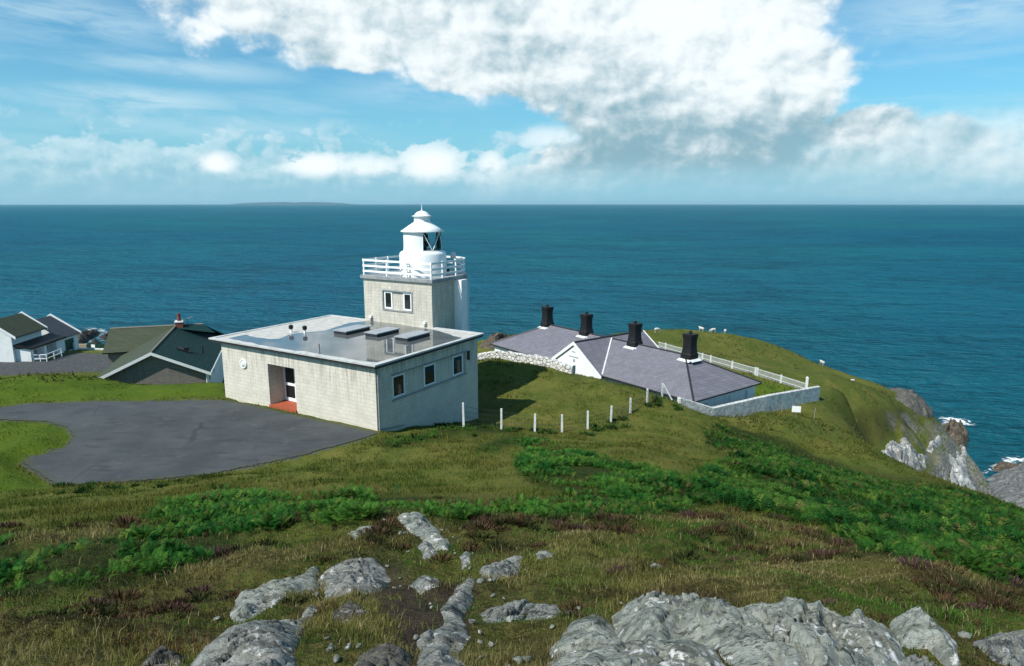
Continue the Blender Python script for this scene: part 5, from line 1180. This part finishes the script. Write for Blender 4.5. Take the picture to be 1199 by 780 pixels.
# ------------------------------------------------------------------ sun and sky
SUN = np.array([-.75, -.66]); SUN /= np.hypot(*SUN); EL = math.radians(49)
sd = Vector((SUN[0]*math.cos(EL), SUN[1]*math.cos(EL), math.sin(EL)))
ld = bpy.data.lights.new('sun', 'SUN'); ld.energy = 4.7; ld.angle = math.radians(.53); ld.color = (1, .965, .90)
lo = bpy.data.objects.new('sun', ld); COL.objects.link(lo); lo.rotation_euler = sd.to_track_quat('Z', 'Y').to_euler(); lo.location = (-40, -30, 60)
W_ = bpy.data.worlds.new('World'); S.world = W_; W_.use_nodes = True; t = W_.node_tree
bgd = t.nodes['Background']
sky = t.nodes.new('ShaderNodeTexSky'); sky.sky_type = 'NISHITA'; sky.sun_disc = False; sky.sun_elevation = EL; sky.sun_rotation = math.atan2(SUN[0], SUN[1])
sky.altitude = 30; sky.air_density = 1.0; sky.dust_density = .7; sky.ozone_density = 1.4
gc = Sk(t, node(t, 'ShaderNodeTexCoord').outputs['Generated'])
sp = node(t, 'ShaderNodeSeparateXYZ', Vector=gc); X, Y, Z = [Sk(t, o) for o in sp.outputs]
az = X._m('ARCTAN2', Y); el = Z._m('ARCSINE')
BG = .10
def cc(r, g, b): return (r/BG, g/BG, b/BG)
def ae(px, py):
    r = ray(px, py); return math.atan2(r[0], r[1]), math.atan2(r[2], math.hypot(r[0], r[1]))
P2 = xyz(t, az, el*1.25, 0.0)
skc = mixc(t, 1.0, Sk(t, sky.outputs[0]), (.50, 1.0, 1.12), 'MULTIPLY')
# pale sea air at the horizon
skc = mixc(t, el.ss(.19, -.01)*.80, skc, cc(.20, .46, .63))
skc = mixc(t, el.ss(.05, -.01)*.55, skc, cc(.26, .49, .60))
# thin high streaks
st = noise(t, xyz(t, az*2.6+el*4.0, el*15.0, 1.7), 1.6, 7, .58, .35)
fn = noise(t, xyz(t, az*6.0+el*6.0, el*26.0, 4.7), 2.2, 6, .6, .5)
def ell(px, py, rx, ry, soft=1.0):
    a, e = ae(px, py); k = 1/F
    return 1.0-(((az-a)/(rx*k)).pw(2.0)+((el-e)/(ry*k)).pw(2.0)).pw(.5)
strk = st.ss(.46, .78)*el.ss(.02, .10)*.38
for (px, py, rx, ry, v) in ((150,116,150,18,.85),(110,112,60,12,.8),(215,80,150,16,.65),(60,20,220,34,.6),(330,26,160,26,.5),(500,108,150,24,.5),(1150,6,180,44,.7),(650,155,60,10,.7),(250,150,240,22,.45)):
    strk = strk.mx(ell(px, py, rx, ry).ss(-.1, 1.0)*(st*.5+fn*.6).ss(.36, .66)*v)
skc = mixc(t, strk, skc, cc(.48, .66, .75))
# low bank of far cumulus along the horizon
def puffs(scale, seed, sx=1.0):
    P = xyz(t, az*sx+seed, el*1.35+seed*.37, seed*.61)
    wv = noise(t, P, scale*.8, 2, .5, 0, True, '2D')
    q = Sk(t, node(t, 'ShaderNodeVectorMath', _operation='MULTIPLY_ADD').outputs[0])
    vm = q.o.node; t.links.new(wv.o, vm.inputs[0]); vm.inputs[1].default_value = (.35/scale,)*3; t.links.new(P.o, vm.inputs[2])
    def vor(vec):
        nd = node(t, 'ShaderNodeTexVoronoi', Vector=vec, Scale=scale, Detail=3.0, Roughness=.55, Lacunarity=2.1, _voronoi_dimensions='2D', _feature='F1', _normalize=True)
        return Sk(t, nd.outputs[0])
    nz = noise(t, q, scale*.9, 7, .56, 0, False, '2D')
    sh = node(t, 'ShaderNodeVectorMath', _operation='ADD'); t.links.new(q.o, sh.inputs[0]); sh.inputs[1].default_value = (-.16/scale, .24/scale, 0)
    shv = Sk(t, sh.outputs[0]); nz2 = noise(t, shv, scale*.9, 4, .56, 0, False, '2D')
    h1_ = (1.0-vor(q))*.55+nz*.6; h2_ = (1.0-vor(shv))*.55+nz2*.6
    return h1_, h1_-h2_
bank, brel = puffs(22.0, 3.1)
bcov = el.ss(.085, .035)*.42-.16
bright = el*0.0
for (px, py, rx, ry, v) in ((255,187,20,9,1),(372,189,38,11,1),(432,191,42,9,.8),(505,188,38,16,1),(576,189,16,12,.8),(140,206,130,26,.15),(330,208,120,24,.1),(660,208,45,16,.3),(575,214,30,22,.5),(1100,165,60,28,.35),(1185,178,50,36,.35),(1150,215,80,20,.3),(650,156,40,10,.6)):
    e_ = ell(px, py+4, rx*1.3, ry*1.5).ss(-.25, .8); bcov = bcov.mx(e_*.66-.16); bright = bright.mx(e_*v)
bden = (bcov+(bank-.60)*1.5+.02).ss(.0, .16)
blit = brel*1.6+.25+el.ss(.02, .075)*.25+bright*.62
bcol = mixc(t, blit.ss(.05, .95), cc(.29, .49, .59), cc(.80, .86, .88))
bcol = mixc(t, el.ss(.045, .008)*.80, bcol, cc(.28, .51, .62))
skc = mixc(t, bden*el.ss(.125, .085)*(.40+bright*.60), skc, bcol)
# the great cumulus
big, rel_ = puffs(6.0, 7.7)
fin, frel = puffs(19.0, 1.3)
cov = None
for (px, py, rx, ry, v) in ((440,-60,195,105,1.0),(620,-20,210,108,1.2),(725,-20,185,110,1.3),(785,50,145,90,1.25),(800,110,140,80,1.15),(878,112,98,62,1.0),(840,172,150,40,1.0),(760,185,120,30,.8),(420,66,50,16,.6),(310,-24,110,44,.35),(560,84,80,24,.7),(650,70,70,50,.9),
                        (715,172,34,30,.75),(1012,144,42,17,.62),(985,198,150,20,.5),(1090,168,60,20,.5),(690,205,110,14,.5)):
    e_ = ell(px, py, rx, ry).mx(-1.0)*v
    cov = e_ if cov is None else cov.smax(e_, .12)
raw = cov*.75+(big-.60)*.85+(fin-.60)*.42
den = raw.ss(-.01, .15)*.97
thick = raw.ss(.10, .7)
# sunlit above and on the left, grey where the cloud is deep and low
basev = ell(820, 178, 210, 66).ss(-.25, .65).mx(ell(720, 122, 170, 44).ss(-.1, .9)*.62).mx(ell(960,200,170,30).ss(0,.8)*.5).mx(ell(600,64,160,26).ss(-.1,.9)*.42)
lown = noise(t, xyz(t, az*1.0+2.2, el*1.6, 0.0), 7.5, 5, .55, .2, False, '2D')
bluf = ell(1090,170,150,40).ss(-.1,.7)*(1.0-ell(1000,148,62,26).ss(-.1,.6))
lit = .80-basev*.62-bluf*.25+rel_*1.45+frel*1.35-thick*.02-lown.ss(.42,.66)*.22+ell(870,90,110,80).ss(-.2,.7)*.18+ell(740,20,170,50).ss(-.2,.8)*.22
ccol = mixc(t, lit.ss(-.08, 1.06), cc(.22, .375, .45), cc(.81, .86, .87))
ccol = mixc(t, el.ss(.075, .02)*.75, ccol, cc(.29, .51, .61))
skc = mixc(t, den*(1.0-el.ss(.06, .02)*.7)*(1.0-bluf*.45), skc, ccol)
skc = mixc(t, el.ss(0.0, -.02), skc, cc(.05, .12, .15))
W_.cycles.sampling_method = 'MANUAL'; W_.cycles.sample_map_resolution = 256
t.links.new(skc.o, bgd.inputs[0]); bgd.inputs[1].default_value = BG

# ------------------------------------------------------------------ sea air
m = bpy.data.materials.new('haze'); m.use_nodes = True; t = m.node_tree; t.nodes.remove(t.nodes['Principled BSDF'])
pv = node(t, 'ShaderNodeVolumePrincipled', Density=2.6e-5); pv.inputs['Color'].default_value = (.55, .86, 1, 1); pv.inputs['Anisotropy'].default_value = .2
t.links.new(pv.outputs[0], t.nodes['Material Output'].inputs['Volume']); M['haze'] = m
tag(MB().box(-29000, 29000, -29000, 29000, -62, 72).build('haze', 'haze'), None, None, None, 'stuff')
S.cycles.volume_bounces = 0

# ------------------------------------------------------------------ render settings
S.view_settings.view_transform = 'Standard'; S.view_settings.look = 'None'; S.view_settings.exposure = .30; S.view_settings.gamma = 1
S.render.engine = 'CYCLES'; S.cycles.max_bounces = 5; S.cycles.diffuse_bounces = 2; S.cycles.glossy_bounces = 3; S.cycles.transparent_max_bounces = 12; S.cycles.use_denoising = True
S.cycles.sample_clamp_indirect = 6
